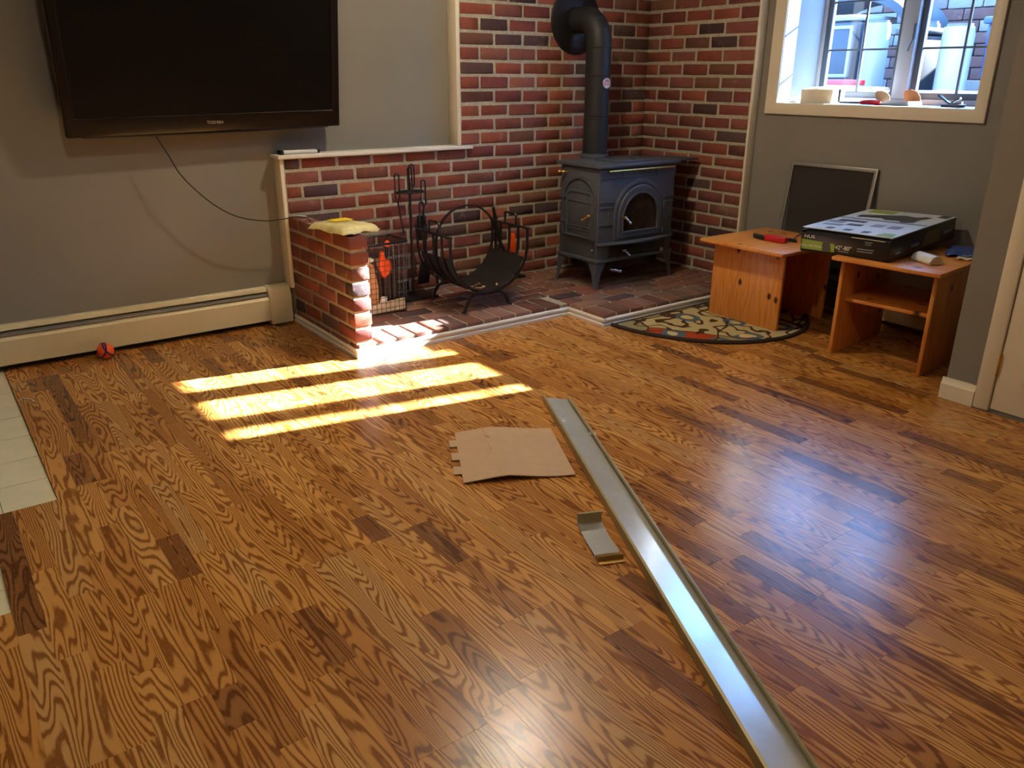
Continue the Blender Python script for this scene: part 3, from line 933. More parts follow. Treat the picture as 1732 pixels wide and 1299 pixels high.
# front mouldings
MB().box(SX0 + .015, SX1 - .015, SY0 - .005, SY0 + .002, .690, .698).build('front_moulding', IR, st, bevel=.002)
for x in (3.31, 3.45, 3.58):
    MB().box(x - .003, x + .003, SY0 - .004, SY0 + .002, .698, .735).build('front_rib', IR, st)
MB().tube([(3.178, SY0 - .024, .735), (3.708, SY0 - .024, .735)], .0065, 10).build('top_rail', MAT['brass'], st, smooth=True)
for x in (3.20, 3.69):
    MB().tube([(x, SY0 - .024, .735), (x, SY0 + .004, .738)], .004, 8).build('rail_post', IR, st)
for x0, x1 in ((SX0 + .006, DCX - .205), (DCX + .205, SX1 - .006)):
    for z in (.562, .530, .432):
        MB().box(x0, x1, SY0 - .006, SY0 + .002, z - .005, z + .005).build('side_moulding', IR, st, bevel=.002)
    MB().box(x0 + .070 if x0 < 3.3 else x0 + .004, x0 + .076 if x0 < 3.3 else x0 + .010, SY0 - .005, SY0 + .002, .432, .530).build('side_rib', IR, st)
# curved ash lip
lip = [(SX0 - .004, SY0 + .01)] + [(SX0 - .004 + (SX1 - SX0 + .012) * i / 16, SY0 - .012 - .062 * math.sin(PI * i / 16) ** .8) for i in range(17)] + [(SX1 + .008, SY0 + .01)]
MB().prism(lip, XY, .318, .332).build('ash_lip', IR, st, bevel=.004)
ash = MB().box(3.22, 3.69, SY0 - .006, SY0 + .002, .236, .310).build('ash_door', MAT['wrought'], st, bevel=.003)
spool(ash, (3.332, SY0 - .004, .270), (.15, -1, .1), 'knob_shank', MAT['chrome'], .028, .010)
spool(ash, (3.337, SY0 - .03, .268), (.45, -.5, -.7), 'knob', MAT['chrome'], .038)
MB().box(3.64, 3.67, SY0 - .016, SY0 - .004, .232, .252).build('ash_hinge', MAT['alu'], ash, bevel=.003)
MB().box(SX0 + .02, SX0 + .14, SY0 - .012, SY0 + .01, .228, .236).build('base_moulding', IR, st)
spool(st, (3.215, SY0 - .03, .176), (.9, -.35, -.22), 'shaker_handle', MAT['chrome'], .075, .010)
MB().tube([(3.30, 3.55, .215), (3.225, SY0 - .025, .178)], .005, 8).build('shaker_rod', MAT['wrought'], st)
MB().box(SX0 + .06, SX1 - .06, SY0 + .05, SY1 - .05, .150, .216).build('ash_pan', MAT['wrought'], st, bevel=.004)
# left side: arched panel, loading door, handles
MB().ring([(a, b) for a, b in arch_poly(3.590, .150, .345, .548)], [(a, b) for a, b in arch_poly(3.590, .136, .345 + .01, .546)], YZ, SX0 - .008, SX0 + .002).build('side_arch', IR, st, bevel=.003)
def rrect(y0, y1, z0, z1, r, n=6):
    p = [(y0, z0), (y1, z0)]
    p += arc(y1 - r, z1 - r, r, 0, PI / 2, n) + arc(y0 + r, z1 - r, r, PI / 2, PI, n)
    return p
sd = MB().prism(rrect(3.452, 3.694, .345, .622, .045), YZ, SX0 - .016, SX0 + .002).build('side_door', IR, st, bevel=.005)
MB().ring(rrect(3.456, 3.690, .349, .618, .043), rrect(3.468, 3.678, .361, .606, .035), YZ, SX0 - .021, SX0 - .012).build('door_rim', IR, sd, bevel=.003)
for z in (.556, .412, .396):
    MB().box(SX0 - .019, SX0 - .012, 3.466, 3.680, z - .004, z + .004).build('door_band', IR, sd, bevel=.002)
spool(sd, (SX0 - .016, 3.480, .485), (-1, .1, 0), 'handle_shank', MAT['brass'], .022, .008)
spool(sd, (SX0 - .036, 3.480, .483), (-.3, .75, -.55), 'handle', MAT['brass'], .042)
for z in (.575, .43):
    MB().box(SX0 - .010, SX0 + .002, 3.695, 3.755, z - .012, z + .004).build('side_moulding', IR, st, bevel=.002)
spool(st, (SX0, 3.705, .712), (-.8, .6, .02), 'damper_handle', MAT['brass'], .055, .008)
MB().tube([(SX0 - .004, 3.45, .335), (SX0 - .012, 3.45, .30)], .004, 8).build('thermostat_chain', MAT['wrought'], st)
MB().lathe([(.002, 0), (.007, .004), (.008, .008), (.006, .013), (.002, .015)], 12, Matrix.Translation((SX0 - .012, 3.45, .286))).build('thermostat_knob', MAT['chrome'], st, smooth=True)

# stove pipe
PX, PY, PR = 3.415, 3.79, .074
sp = thing('stove_pipe', 'black round flue pipe rising from the stove and turning into the brick', 'pipe', (PX, PY, .80))
def pipe_seg(z0, z1, r=PR):
    return MB().lathe([(r, 0), (r, z1 - z0)], 36, Matrix.Translation((PX, PY, z0)))
pipe_seg(.802, 1.002).build('lower_section', MAT['pipe'], sp, smooth=True)
pipe_seg(1.002, 1.235, PR - .0015).build('middle_section', MAT['pipe'], sp, smooth=True)
pipe_seg(1.235, 1.395).build('upper_section', MAT['pipe'], sp, smooth=True)
for z in (.995, 1.012, 1.236, 1.388):
    MB().lathe([(PR - .002, 0), (PR + .0025, .002), (PR + .0025, .005), (PR - .002, .007)], 36, Matrix.Translation((PX, PY, z))).build('crimp_ring', MAT['pipe'], sp, smooth=True)
ER = .125; EZ = 1.545
el = [(PX, PY, 1.39), (PX, PY, EZ - ER)]
for i in range(1, 5):        # gored elbow, four flat segments
    a = PI / 2 * i / 4
    el.append((PX, PY + ER * (1 - math.cos(a)), EZ - ER + ER * math.sin(a)))
el.append((PX, YB + .005, EZ))
e = MB()
for i in range(len(el) - 1):
    pass
e.tube(el, PR + .001, 36, caps=True)
e.build('elbow', MAT['pipe'], sp, smooth=True, angle=18)
MB().lathe([(.19, 0), (.19, .004), (.178, .012), (.085, .020), (.085, .026)], 40, frame((PX, YB - .0005, EZ), (1, 0, 0), (0, 0, 1), (0, -1, 0))).build('wall_flange', MAT['wrought'], sp, smooth=True)
gd = Vector((-.25, -1, 0)).normalized(); gp = Vector((PX, PY, 1.197)) + Vector((.0, 0, 0)) + gd * (PR - .002)
# thermometer on the pipe
gd = Vector((.05, -1, 0)).normalized()
GM = frame(Vector((PX, PY, 1.197)) + gd * (PR - .001), Vector((0, 0, 1)).cross(gd) * -1, (0, 0, 1), gd)
gt = thing('flue_thermometer', 'small round dial thermometer stuck on the stove pipe', 'thermometer', GM)
MB().lathe([(.030, 0), (.031, .003), (.029, .006)], 28, GM).build('case', MAT['alu'], gt, smooth=True)
gl = lambda a, b, tt: GM @ Vector((a, b, tt))
MB().prism(arc(0, 0, .026, 0, 2 * PI * 23 / 24, 23), gl, .006, .0066).build('dial', MAT['dial'], gt)
MB().ring(arc(0, 0, .020, -.6, PI + .6, 16) , arc(0, 0, .014, -.6, PI + .6, 16), gl, .0066, .0072).build('dial_band', MAT['red'], gt)
MB().prism([(-.002, -.004), (.002, -.004), (.001, .016), (-.001, .016)], gl, .0066, .0076).build('needle', MAT['blackplastic'], gt)

# ------------------------------------------------------------------ log rack
RX0, RX1, RYA, RYB = 2.148, 2.640, 3.445, 3.775
RC = (RX0 + RX1) / 2
rk = thing('log_rack', 'black wrought iron log rack with curved straps and arched handle', 'log rack', (RC, 3.61, ZH))
WI = MAT['wrought']
def u_path(inset=0.0):
    hw = (RX1 - RX0) / 2 - inset
    pts = [(RC - hw, .468), (RC - hw, .385)]
    pts += [(RC + hw * math.cos(a), .385 + (.237 - inset) * math.sin(a)) for a in [PI + PI * i / 20 for i in range(21)]]
    return pts + [(RC + hw, .468)]
for i in range(5):
    y = RYA + (RYB - RYA) * i / 4
    MB().flat(u_path(), XZ, .006, y - .009, y + .009).build('strap', WI, rk, smooth=True)
up = u_path(.012)
MB().flat(up[3:-3], XZ, .002, RYA + .004, RYB - .004).build('sheet_liner', MAT['leather'], rk, smooth=True)
for x in (RX0, RX1):
    rail = MB().box(x - .007, x + .007, RYA - .012, RYB + .012, .462, .474).build('rail', WI, rk, bevel=.002)
    ym = 3.60
    MB().tube([(x, ym - .05, .470), (x, ym - .05, .525), (x, ym - .044, .531), (x, ym + .044, .531), (x, ym + .05, .525), (x, ym + .05, .470)], .0065, 8).build('grip', WI, rail, smooth=True)
hw = .208
MB().flat([(2.465 - .200, .15)] + [(2.465 + .200 * math.cos(a), .375 + .190 * math.sin(a)) for a in [PI - PI * i / 24 for i in range(25)]] + [(2.465 + .200, .22)], XZ, .007, RYB - .006, RYB + .012).build('arch_handle', WI, rk, smooth=True)
for y in (RYA, RYB):
    for sgn, fx in ((-1, 2.229), (1, 2.516)):
        cxx = 2.372 + sgn * .03
        p = [(cxx, .150)] + [(cxx + (fx - cxx) * (1 - math.cos(a)) ** .8 * 1.0, .150 - (.150 - ZH - .008) * math.sin(a) ** 1.8) for a in [PI / 2 * i / 8 for i in range(1, 9)]]
        p = [(cxx - sgn * .02, .148), (cxx + (fx - cxx) * .35, .150), (cxx + (fx - cxx) * .62, .140), (cxx + (fx - cxx) * .82, .115), (cxx + (fx - cxx) * .93, .088), (fx, ZH + .007), (fx + sgn * .016, ZH + .004)]
        sm = [(q.x, q.y) for q in smooth_path([(a, b, 0) for a, b in p], 4)]
        MB().flat(sm, XZ, .008, y - .009, y + .009).build('leg', WI, rk, smooth=True)
# bits of bark lying in it
for i in range(7):
    x = RC + random.uniform(-.07, .07); y = RYA + random.uniform(.03, .14)
    z = .385 - .222 * math.sqrt(max(0, 1 - ((x - RC) / .233) ** 2)) + .004
    L = random.uniform(.02, .05); a = random.uniform(0, PI)
    M = Matrix.Translation((x, y, z + .001)) @ Matrix.Rotation(a, 4, 'Z')
    tag(MB().prism([(-L / 2, -.004), (-L * .2, -.006), (L / 2, -.002), (L * .4, .005), (-L * .4, .004)], lambda p, q, t_: M @ Vector((p, q, t_)), 0, .003).build('wood_chip', MAT['kraft']), 'small pale wood chip lying in the bottom of the log rack', 'wood chip', 'wood chips in the log rack')

# ------------------------------------------------------------------ fireplace tools
TX, TY = 2.172, 3.885
ts = thing('tool_stand', 'black iron stand that holds the fireplace tools beside the wire basket', 'tool stand', (TX, TY, ZH))
MB().box(TX - .095, TX + .115, TY - .085, TY + .085, ZH, ZH + .016).build('base', WI, ts, bevel=.006)
MB().tube([(TX, TY, ZH + .015), (TX, TY, .70)], .0075, 10).build('pole', WI, ts, smooth=True)
lp = [(TX, TY, .69)] + [(TX + .016 - .016 * math.cos(a), TY, .775 + .016 * math.sin(a)) for a in [PI * i / 8 for i in range(9)]] + [(TX + .032, TY, .69), (TX + .016, TY, .66)]
MB().tube(lp, .0045, 8).build('top_loop', WI, ts, smooth=True)
hook = [(TX + .085 * math.cos(a), TY + .06 * math.sin(a), .648) for a in [2 * PI * i / 28 for i in range(28)]]
MB().tube(hook, .0045, 8, closed=True).build('hanging_ring', WI, ts, smooth=True)
for dx, dy in ((-.085, 0), (.085, 0), (-.04, -.053), (.045, -.051)):
    MB().tube([(TX, TY, .65), (TX + dx, TY + dy, .648)], .004, 8).build('hook_arm', WI, ts, smooth=True)
def fire_tool(name, label, x, y, ztop, zbot, lean=(0, 0), head=None):
    t = thing(name, label, 'fireplace tool', (x, y, zbot), 'fireplace tools on the stand')
    xl, yl = lean
    h = [(x, y, ztop - .13)] + [(x - .013 * math.cos(a) * 1.0, y, ztop - .013 + .013 * math.sin(a)) for a in [PI - PI * i / 8 for i in range(9)]]
    lp = [(x, y, ztop - .150), (x + .013, y, ztop - .125), (x + .013, y, ztop - .02)] + [(x + .013 * math.cos(a), y, ztop - .014 + .013 * math.sin(a)) for a in [PI * i / 8 for i in range(1, 8)]] + [(x - .013, y, ztop - .02), (x - .013, y, ztop - .125)]
    MB().tube(lp, .0042, 8, closed=True).build('loop_handle', WI, t, smooth=True)
    MB().tube([(x, y, ztop - .148), (x + xl, y + yl, zbot)], .0045, 8).build('shaft', WI, t, smooth=True)
    if head: head(t, x + xl, y + yl, zbot)
    return t
def shovel_head(t, x, y, z):
    p = [(x - .035, z - .02), (x - .040, z - .13), (x + .040, z - .13), (x + .035, z - .02), (x + .02, z + .005), (x - .02, z + .005)]
    MB().prism(p, lambda a, b, q: (a, q - (b - z) * .25, b), y - .004, y + .001).build('blade', WI, t, bevel=.002)
def brush_head(t, x, y, z):
    MB().box(x - .022, x + .022, y - .016, y + .016, z - .03, z + .02).build('block', MAT['blackplastic'], t, bevel=.004)
    MB().box(x - .026, x + .026, y - .019, y + .019, z - .115, z - .03).build('bristles', MAT['cord'], t, bevel=.006)
def poker_head(t, x, y, z):
    MB().tube([(x, y, z + .03), (x - .006, y, z), (x - .028, y, z + .012)], [.0045, .005, .002], 8).build('hook', WI, t, smooth=True)
def tong_head(t, x, y, z):
    MB().tube([(x, y, z + .14), (x + .018, y, z + .07), (x + .006, y, z)], .004, 8).build('jaw', WI, t, smooth=True)
fire_tool('poker', 'black poker with a tall loop handle, leftmost tool on the stand', TX - .078, TY - .005, .752, .42, (.030, 0), poker_head)
fire_tool('fire_tongs', 'black fire tongs hanging at the front of the tool stand', TX - .030, TY - .06, .785, .21, (.0, 0), tong_head)
fire_tool('hearth_brush', 'black hearth brush with a square block, hanging at the right of the stand', TX + .078, TY - .012, .708, .50, (-.020, -.005), brush_head)
fire_tool('ash_shovel', 'black ash shovel with its blade low behind the log rack', TX + .036, TY - .058, .60, .27, (.012, 0), shovel_head)

# long poker and an orange handled lighter leaning on the bricks behind the rack
t = thing('bellows_poker', 'black iron bar leaning on the bricks behind the log rack', 'poker', (2.93, 3.90, ZH))
MB().tube([(2.800, 3.993, .50), (2.832, 3.975, .30), (2.90, 3.93, .10)], [.010, .012, .012], 10).build('shaft', WI, t, smooth=True)
MB().tube([(2.90, 3.93, .10), (2.935, 3.91, ZH + .016), (2.975, 3.90, ZH + .010)], [.012, .014, .006], 10).build('tip', WI, t, smooth=True)
t = thing('orange_torch', 'orange handled lighter propped against the bricks behind the log rack', 'lighter', (2.93, 3.97, ZH))
MB().prism([(2.915, .215), (2.945, .215), (2.948, .27), (2.938, .33), (2.922, .33), (2.912, .27)], XZ, 3.960, 3.985).build('handle', MAT['orange'], t, bevel=.004)
MB().tube([(2.93, 3.972, .22), (2.935, 3.96, ZH + .004)], .006, 8).build('barrel', MAT['blackplastic'], t, smooth=True)

# ------------------------------------------------------------------ wire basket and what is in it
BX0, BX1, BY0, BY1, BZ1 = 1.690, 2.012, 3.662, 3.860, .435
bk = thing('wire_basket', 'tall black wire basket of kindling behind the low brick wall', 'basket', ((BX0 + BX1) / 2, (BY0 + BY1) / 2, ZH))
def brect(e, z):
    r = .03
    x0, x1, y0, y1 = BX0 - e, BX1 + e, BY0 - e, BY1 + e
    p = []
    for cx, cy, a in ((x1 - r, y0 + r, -PI / 2), (x1 - r, y1 - r, 0), (x0 + r, y1 - r, PI / 2), (x0 + r, y0 + r, PI)):
        p += [(cx + r * math.cos(a + PI / 2 * i / 4), cy + r * math.sin(a + PI / 2 * i / 4), z) for i in range(5)]
    return p
MB().tube(brect(.012, BZ1), .006, 8, closed=True).build('rim', WI, bk, smooth=True)
MB().tube(brect(0, ZH + .006), .0035, 6, closed=True).build('foot_ring', WI, bk, smooth=True)
wm = MB()
for i in range(1, 13):
    z = ZH + .006 + (BZ1 - ZH - .006) * i / 13
    wm.tube(brect(.012 * i / 13, z), .0014, 5, closed=True)
b0, b1 = brect(0, ZH + .006), brect(.012, BZ1)
def resample(loop, n):
    L = [Vector(p) for p in loop]; L.append(L[0])
    d = [0]
    for a, b in zip(L[:-1], L[1:]): d.append(d[-1] + (b - a).length)
    out = []
    for i in range(n):
        s_ = d[-1] * i / n
        for k_ in range(len(d) - 1):
            if d[k_] <= s_ <= d[k_ + 1]:
                out.append(L[k_].lerp(L[k_ + 1], (s_ - d[k_]) / max(1e-9, d[k_ + 1] - d[k_]))); break
    return out
for p, q in zip(resample(b0, 38), resample(b1, 38)):
    wm.tube([p, q], .0014, 5)
for i in range(1, 10):
    x = BX0 + (BX1 - BX0) * i / 10
    wm.tube([(x, BY0, ZH + .006), (x, BY1, ZH + .006)], .0014, 5)
wm.build('wire_mesh', WI, bk, smooth=True, kind='stuff')
def blob_sheet(name, mat, pts, fn, t0, t1, label, cat, bev=.003, group=None):
    return tag(MB().prism(pts, fn, t0, t1).build(name, mat, bevel=bev), label, cat, group)
blob_sheet('kraft_bag', MAT['kraft'], [(1.705, .075), (1.862, .075), (1.868, .20), (1.845, .325), (1.79, .345), (1.71, .33)], XZ, 3.700, 3.745, 'tan kraft paper bag standing at the left in the wire basket', 'paper bag', .012)
blob_sheet('clear_sack', MAT['clearfilm'], [(1.70, .335), (1.84, .33), (1.855, .352), (1.80, .375), (1.73, .392), (1.705, .38)], XZ, 3.705, 3.76, 'crumpled clear plastic sack at the top of the wire basket', 'plastic sack', .014)
tp = [(1.893, .245), (1.925, .275), (1.94, .315), (1.925, .345), (1.905, .352), (1.898, .392), (1.884, .385), (1.872, .345), (1.868, .30)]
toy = thing('orange_toy', 'orange plastic toy poking up in the wire basket', 'toy', (1.9, 3.70, .24))
MB().prism(tp, XZ, 3.682, 3.715).build('toy_body', MAT['orange'], toy, bevel=.008, seg=3)
MB().lathe([(.004, -.018), (.014, -.012), (.018, 0), (.014, .012), (.004, .018)], 14, Matrix.Translation((1.926, 3.70, .424))).build('toy_head', MAT['orange'], toy, smooth=True, angle=80)
MB().tube([(1.912, 3.70, .35), (1.922, 3.70, .41)], .008, 8).build('toy_neck', MAT['blackplastic'], toy, smooth=True)
blob_sheet('magazine', MAT['news'], [(1.80, .072), (2.0, .074), (2.0, .135), (1.90, .128), (1.80, .12)], XZ, 3.672, 3.684, 'printed magazine standing at the front bottom of the wire basket', 'magazine', .002)
blob_sheet('paper_wad', MAT['white'], [(1.86, .12), (1.90, .118), (1.905, .150), (1.87, .155)], XZ, 3.686, 3.70, 'scrap of white paper behind the magazine in the wire basket', 'paper', .004)
rr_ = random.Random(3)
for i in range(8):
    x = 1.885 + .015 * i; y = 3.735 + (.06 if i % 2 else 0) + rr_.uniform(-.01, .01)
    a = Vector((x, y, .078)); b = Vector((min(x + rr_.uniform(-.015, .005), 1.995), y + rr_.uniform(-.005, .005), rr_.uniform(.22, .36)))
    nm = ['dark split kindling stick standing in the wire basket']
    tag(MB().tube([a, a.lerp(b, .5) + Vector((rr_.uniform(-.004, .004), 0, 0)), b], [.013, .014, .011], 5).build('kindling_stick', MAT['bark']), nm[0], 'kindling', 'kindling sticks in the wire basket')

# ------------------------------------------------------------------ yellow packet on the wing wall
def pillow(nx, ny, fn):
    v = [fn(i / nx, j / ny) for j in range(ny + 1) for i in range(nx + 1)]
    f = [(j * (nx + 1) + i, j * (nx + 1) + i + 1, (j + 1) * (nx + 1) + i + 1, (j + 1) * (nx + 1) + i) for j in range(ny) for i in range(nx)]
    return v, f
def packet(c, ux, uy, lx, ly, h, seed, zfloor):
    rnd = random.Random(seed)
    ph = [rnd.uniform(0, 6.28) for _ in range(6)]
    def surf(sg):
        def fn(u, v):
            a, b = (u - .5), (v - .5)
            edge = max(0, (1 - (2 * abs(a)) ** 5)) * max(0, (1 - (2 * abs(b)) ** 5))
            wob = 1 + .06 * math.sin(9 * u + ph[0]) * math.sin(7 * v + ph[1])
            p = Vector(c) + Vector(ux) * a * lx * (1 + .05 * math.sin(8 * v + ph[2])) + Vector(uy) * b * ly * (1 + .06 * math.sin(9 * u + ph[3]))
            crink = .0025 * math.sin(31 * u + ph[4]) * math.sin(27 * v + ph[5])
            z = zfloor + .003 + (h * edge ** .5 * wob + crink if sg > 0 else 0) + .004 * (1 - edge) * (math.sin(13 * u + 11 * v) + 1)
            return (p.x, p.y, z)
        return fn
    m = MB()
    v, f = pillow(18, 18, surf(1)); m.add(v, f)
    v2, f2 = pillow(18, 18, surf(-1))
    n = len(v); N = 19
    m.add(v2, [tuple(reversed(q)) for q in f2])
    rim = [i for i in range(N)] + [j * N + N - 1 for j in range(1, N)] + [(N - 1) * N + i for i in range(N - 2, -1, -1)] + [j * N for j in range(N - 2, 0, -1)]
    m.f += [(rim[i], rim[(i + 1) % len(rim)], rim[(i + 1) % len(rim)] + n, rim[i] + n) for i in range(len(rim))]
    return m
yp = thing('yellow_packet', 'yellow plastic wrapped packet lying on top of the low brick wall', 'packet', (1.575, 3.46, .567))
pu, pv = Vector((.97, .18, 0)).normalized(), Vector((-.18, .97, 0)).normalized()
packet((1.578, 3.455, 0), pu, pv, .205, .275, .034, 2, .567).build('wrapped_block', MAT['yellow'], yp, smooth=True, angle=70)
packet((1.560, 3.590, 0), pu, pv, .15, .085, .020, 5, .568).build('film_end', MAT['clearfilm'], yp, smooth=True, angle=70)
LM = frame((1.585, 3.50, .6085), pu, pv, (0, 0, 1))
MB().prism([(-.05, -.035), (.05, -.035), (.05, .035), (-.05, .035)], lambda a, b, t_: LM @ Vector((a, b, t_)), -.001, .0005).build('yellow_label', MAT['yellowlabel'], yp)

# ------------------------------------------------------------------ ball, scraps on the floor
BC = Vector((.572, 3.955, .038))
bl = thing('rubber_ball', 'small orange ball with navy bands by the heater', 'ball', (BC.x, BC.y, 0))
def sphere(r, n=20, m=12):
    return [(max(r * math.sin(PI * i / m), .0004), -r * math.cos(PI * i / m)) for i in range(m + 1)]
MB().lathe(sphere(.037), 24, Matrix.Translation(BC)).build('sphere', MAT['ballred'], bl, smooth=True, angle=80)
for ax, tl_ in (((.75, -.35, .55), .016), ((-.8, -.3, .4), .018)):
    d = Vector(ax).normalized(); x = d.orthogonal().normalized(); y = d.cross(x)
    c = BC + d * tl_; rr2 = math.sqrt(.0372 ** 2 - tl_ ** 2)
    MB().tube([c + rr2 * (math.cos(a) * x + math.sin(a) * y) for a in [2 * PI * i / 28 for i in range(28)]], .0038, 6, closed=True).build('band', MAT['ballblue'], bl, smooth=True)
tag(MB().tube(smooth_path([(.172, 3.60, .0015), (.190, 3.615, .003), (.215, 3.60, .0015), (.222, 3.57, .0015), (.22, 3.56, .0015)], 4), .0018, 6).build('white_thread', MAT['white'], smooth=True), 'bit of white thread lying at the edge of the floorboards', 'thread')
tag(MB().tube(smooth_path([(1.592, 3.19, .002), (1.612, 3.178, .002), (1.628, 3.19, .006), (1.63, 3.205, .008)], 4), [.001] * 4 + [.0028] * 5 + [.001] * 4, 6).build('dark_shaving', MAT['cord'], smooth=True), 'dark curled scrap on the floor at the hearth corner', 'scrap')
tag(MB().prism([(1.822, 1.985), (1.845, 1.975), (1.85, 1.995), (1.83, 2.005)], XY, .001, .010).build('paper_scrap', MAT['white'], bevel=.002), 'tiny white scrap beside the long metal channel', 'scrap')

# ------------------------------------------------------------------ metal channel, bracket, cardboard
ca, cb = Vector((1.939, 2.328, 0)), Vector((1.119, .632, 0))
cd = (cb - ca).normalized(); cn = Vector((-cd.y, cd.x, 0))      # cn points to the camera's right
CL = 2.30
CM = frame(ca, cd, cn, (0, 0, 1))
ch = thing('metal_channel', 'long shallow metal channel lying across the wooden floor', 'metal channel', CM)
cl_ = lambda a, b, w: CM @ Vector((w, a, b))
MB().prism([(-.050, .0195), (.050, .0025), (.050, .0038), (-.050, .0208)], cl_, 0, CL).build('flat_pan', MAT['channel'], ch)
MB().prism([(-.050, .019), (-.0515, .019), (-.0525, .0005), (-.054, .0005), (-.0535, .030), (-.047, .0325), (-.0455, .030), (-.0515, .0285)], cl_, 0, CL).build('folded_edge', MAT['tanmetal'], ch)
MB().prism([(.050, .002), (.0515, .0018), (.0555, .020), (.049, .0225), (.046, .019), (.0475, .0175), (.0535, .018)], cl_, 0, CL).build('folded_edge', MAT['tanmetal'], ch)
ba, bb_ = Vector((1.407, 1.522, 0)), Vector((1.326, 1.337, 0))
bd = (bb_ - ba).normalized(); bn = Vector((-bd.y, bd.x, 0))
BM = frame(ba, bd, bn, (0, 0, 1))
br = thing('metal_bracket', 'short bent metal bracket lying left of the long channel', 'bracket', BM)
bl_ = lambda a, b, w: BM @ Vector((a, w, b))
MB().flat([(.004, .012), (.03, .006), (.07, .003), (.11, .004), (.15, .006), (.185, .004)], bl_, .0016, -.037, .037).build('strip', MAT['channel'], br, smooth=True)
MB().flat([(.004, .012), (.0, .038), (-.001, .044), (.012, .047)], bl_, .0016, -.037, .037).build('upright_end', MAT['tanmetal'], br, smooth=True, angle=20)
MB().flat([(.172, .006), (.176, .014), (.190, .015), (.194, .004), (.208, .003)], bl_, .0016, -.037, .037).build('folded_lip', MAT['brass'], br, smooth=True, angle=20)

# cardboard: outline on the floor, tabs on the left, gently lifted along a fold
card = thing('cardboard_flap', 'flat brown cardboard piece with three tabs on the wooden floor', 'cardboard', (1.5, 2.02, 0))
def zc(p):
    u = (p[0] - 1.30) * .86 - (p[1] - 2.10) * .5
    return .004 + .014 * math.exp(-((u - .10) / .10) ** 2)
outline = [(1.237, 1.949), (1.30, 1.920), (1.355, 1.912), (1.368, 1.935), (1.43, 1.885), (1.575, 1.780), (1.66, 1.945), (1.742, 2.121), (1.66, 2.185), (1.556, 2.250), (1.425, 2.296)]
gridv = []
A_, B_, C_, D_ = Vector((1.245, 1.950)), Vector((1.578, 1.782)), Vector((1.745, 2.121)), Vector((1.430, 2.294))
NX, NY = 10, 6
def cpt(u, v):
    p = A_.lerp(B_, u).lerp(D_.lerp(C_, u), v)
    p = p + Vector((.0, .018)) * math.sin(PI * u) * v      # slight bow of the far edge
    return p
m = MB()
for k_ in (0, 1):
    vv = []
    for j in range(NY + 1):
        for i in range(NX + 1):
            p = cpt(i / NX, j / NY)
            lift = .003 + .018 * max(0, 1 - abs(i / NX - .38) / .38) * (1 - .35 * j / NY)
            vv.append((p.x, p.y, lift + (.0035 if k_ else 0)))
    ff = [(j * (NX + 1) + i, j * (NX + 1) + i + 1, (j + 1) * (NX + 1) + i + 1, (j + 1) * (NX + 1) + i) for j in range(NY) for i in range(NX)]
    m.add(vv, ff if k_ else [tuple(reversed(q)) for q in ff])
N1 = (NX + 1) * (NY + 1); W1 = NX + 1
rim = [i for i in range(W1)] + [j * W1 + NX for j in range(1, NY + 1)] + [NY * W1 + i for i in range(NX - 1, -1, -1)] + [j * W1 for j in range(NY - 1, 0, -1)]
m.f += [(rim[i], rim[(i + 1) % len(rim)], rim[(i + 1) % len(rim)] + N1, rim[i] + N1) for i in range(len(rim))]
m.build('sheet', MAT['cardboard'], card, smooth=True, angle=40)
ed = (D_ - A_).normalized(); eo = Vector((-ed.y, ed.x))
for s0, s1 in ((.16, .30), (.43, .57), (.70, .84)):
    p, q = A_.lerp(D_, s0), A_.lerp(D_, s1)
    o_ = eo * .026 if eo.x < 0 else -eo * .026
    MB().prism([(p.x - o_.x * .15, p.y - o_.y * .15), (q.x - o_.x * .15, q.y - o_.y * .15), (q.x + o_.x, q.y + o_.y), (p.x + o_.x, p.y + o_.y)], XY, .0032, .0066).build('tab', MAT['cardboard'], card)
for (u0, v0, u1, v1) in ((.30, .97, .31, .78), (.31, .78, .345, .76), (.315, .62, .32, .50)):
    p, q = cpt(u0, v0), cpt(u1, v1)
    MB().tube([(p.x, p.y, .0225), (q.x, q.y, .0225)], .0012, 5).build('slit', MAT['kraft'], card)

# ------------------------------------------------------------------ rug
rg = thing('half_round_rug', 'half round patterned rug with dark border against the hearth', 'rug', (3.435, 2.96, 0))
RCX, RCY, RA, RB = 3.435, 2.970, .600, .69
half = lambda a, b: [(RCX + a * math.cos(t_), RCY + b * math.sin(t_)) for t_ in [PI + PI * i / 40 for i in range(41)]]
MB().prism(half(RA - .028, RB - .028), XY, .0005, .011).build('pile', MAT['rug'], rg)
MB().tube([(p[0], p[1], .007) for p in half(RA - .014, RB - .014)], .012, 8).build('border', MAT['rugedge'], rg, smooth=True)
MB().tube([(RCX - RA + .014, RCY - .006, .007), (RCX + RA - .014, RCY - .006, .007)], .009, 8).build('border', MAT['rugedge'], rg, smooth=True)

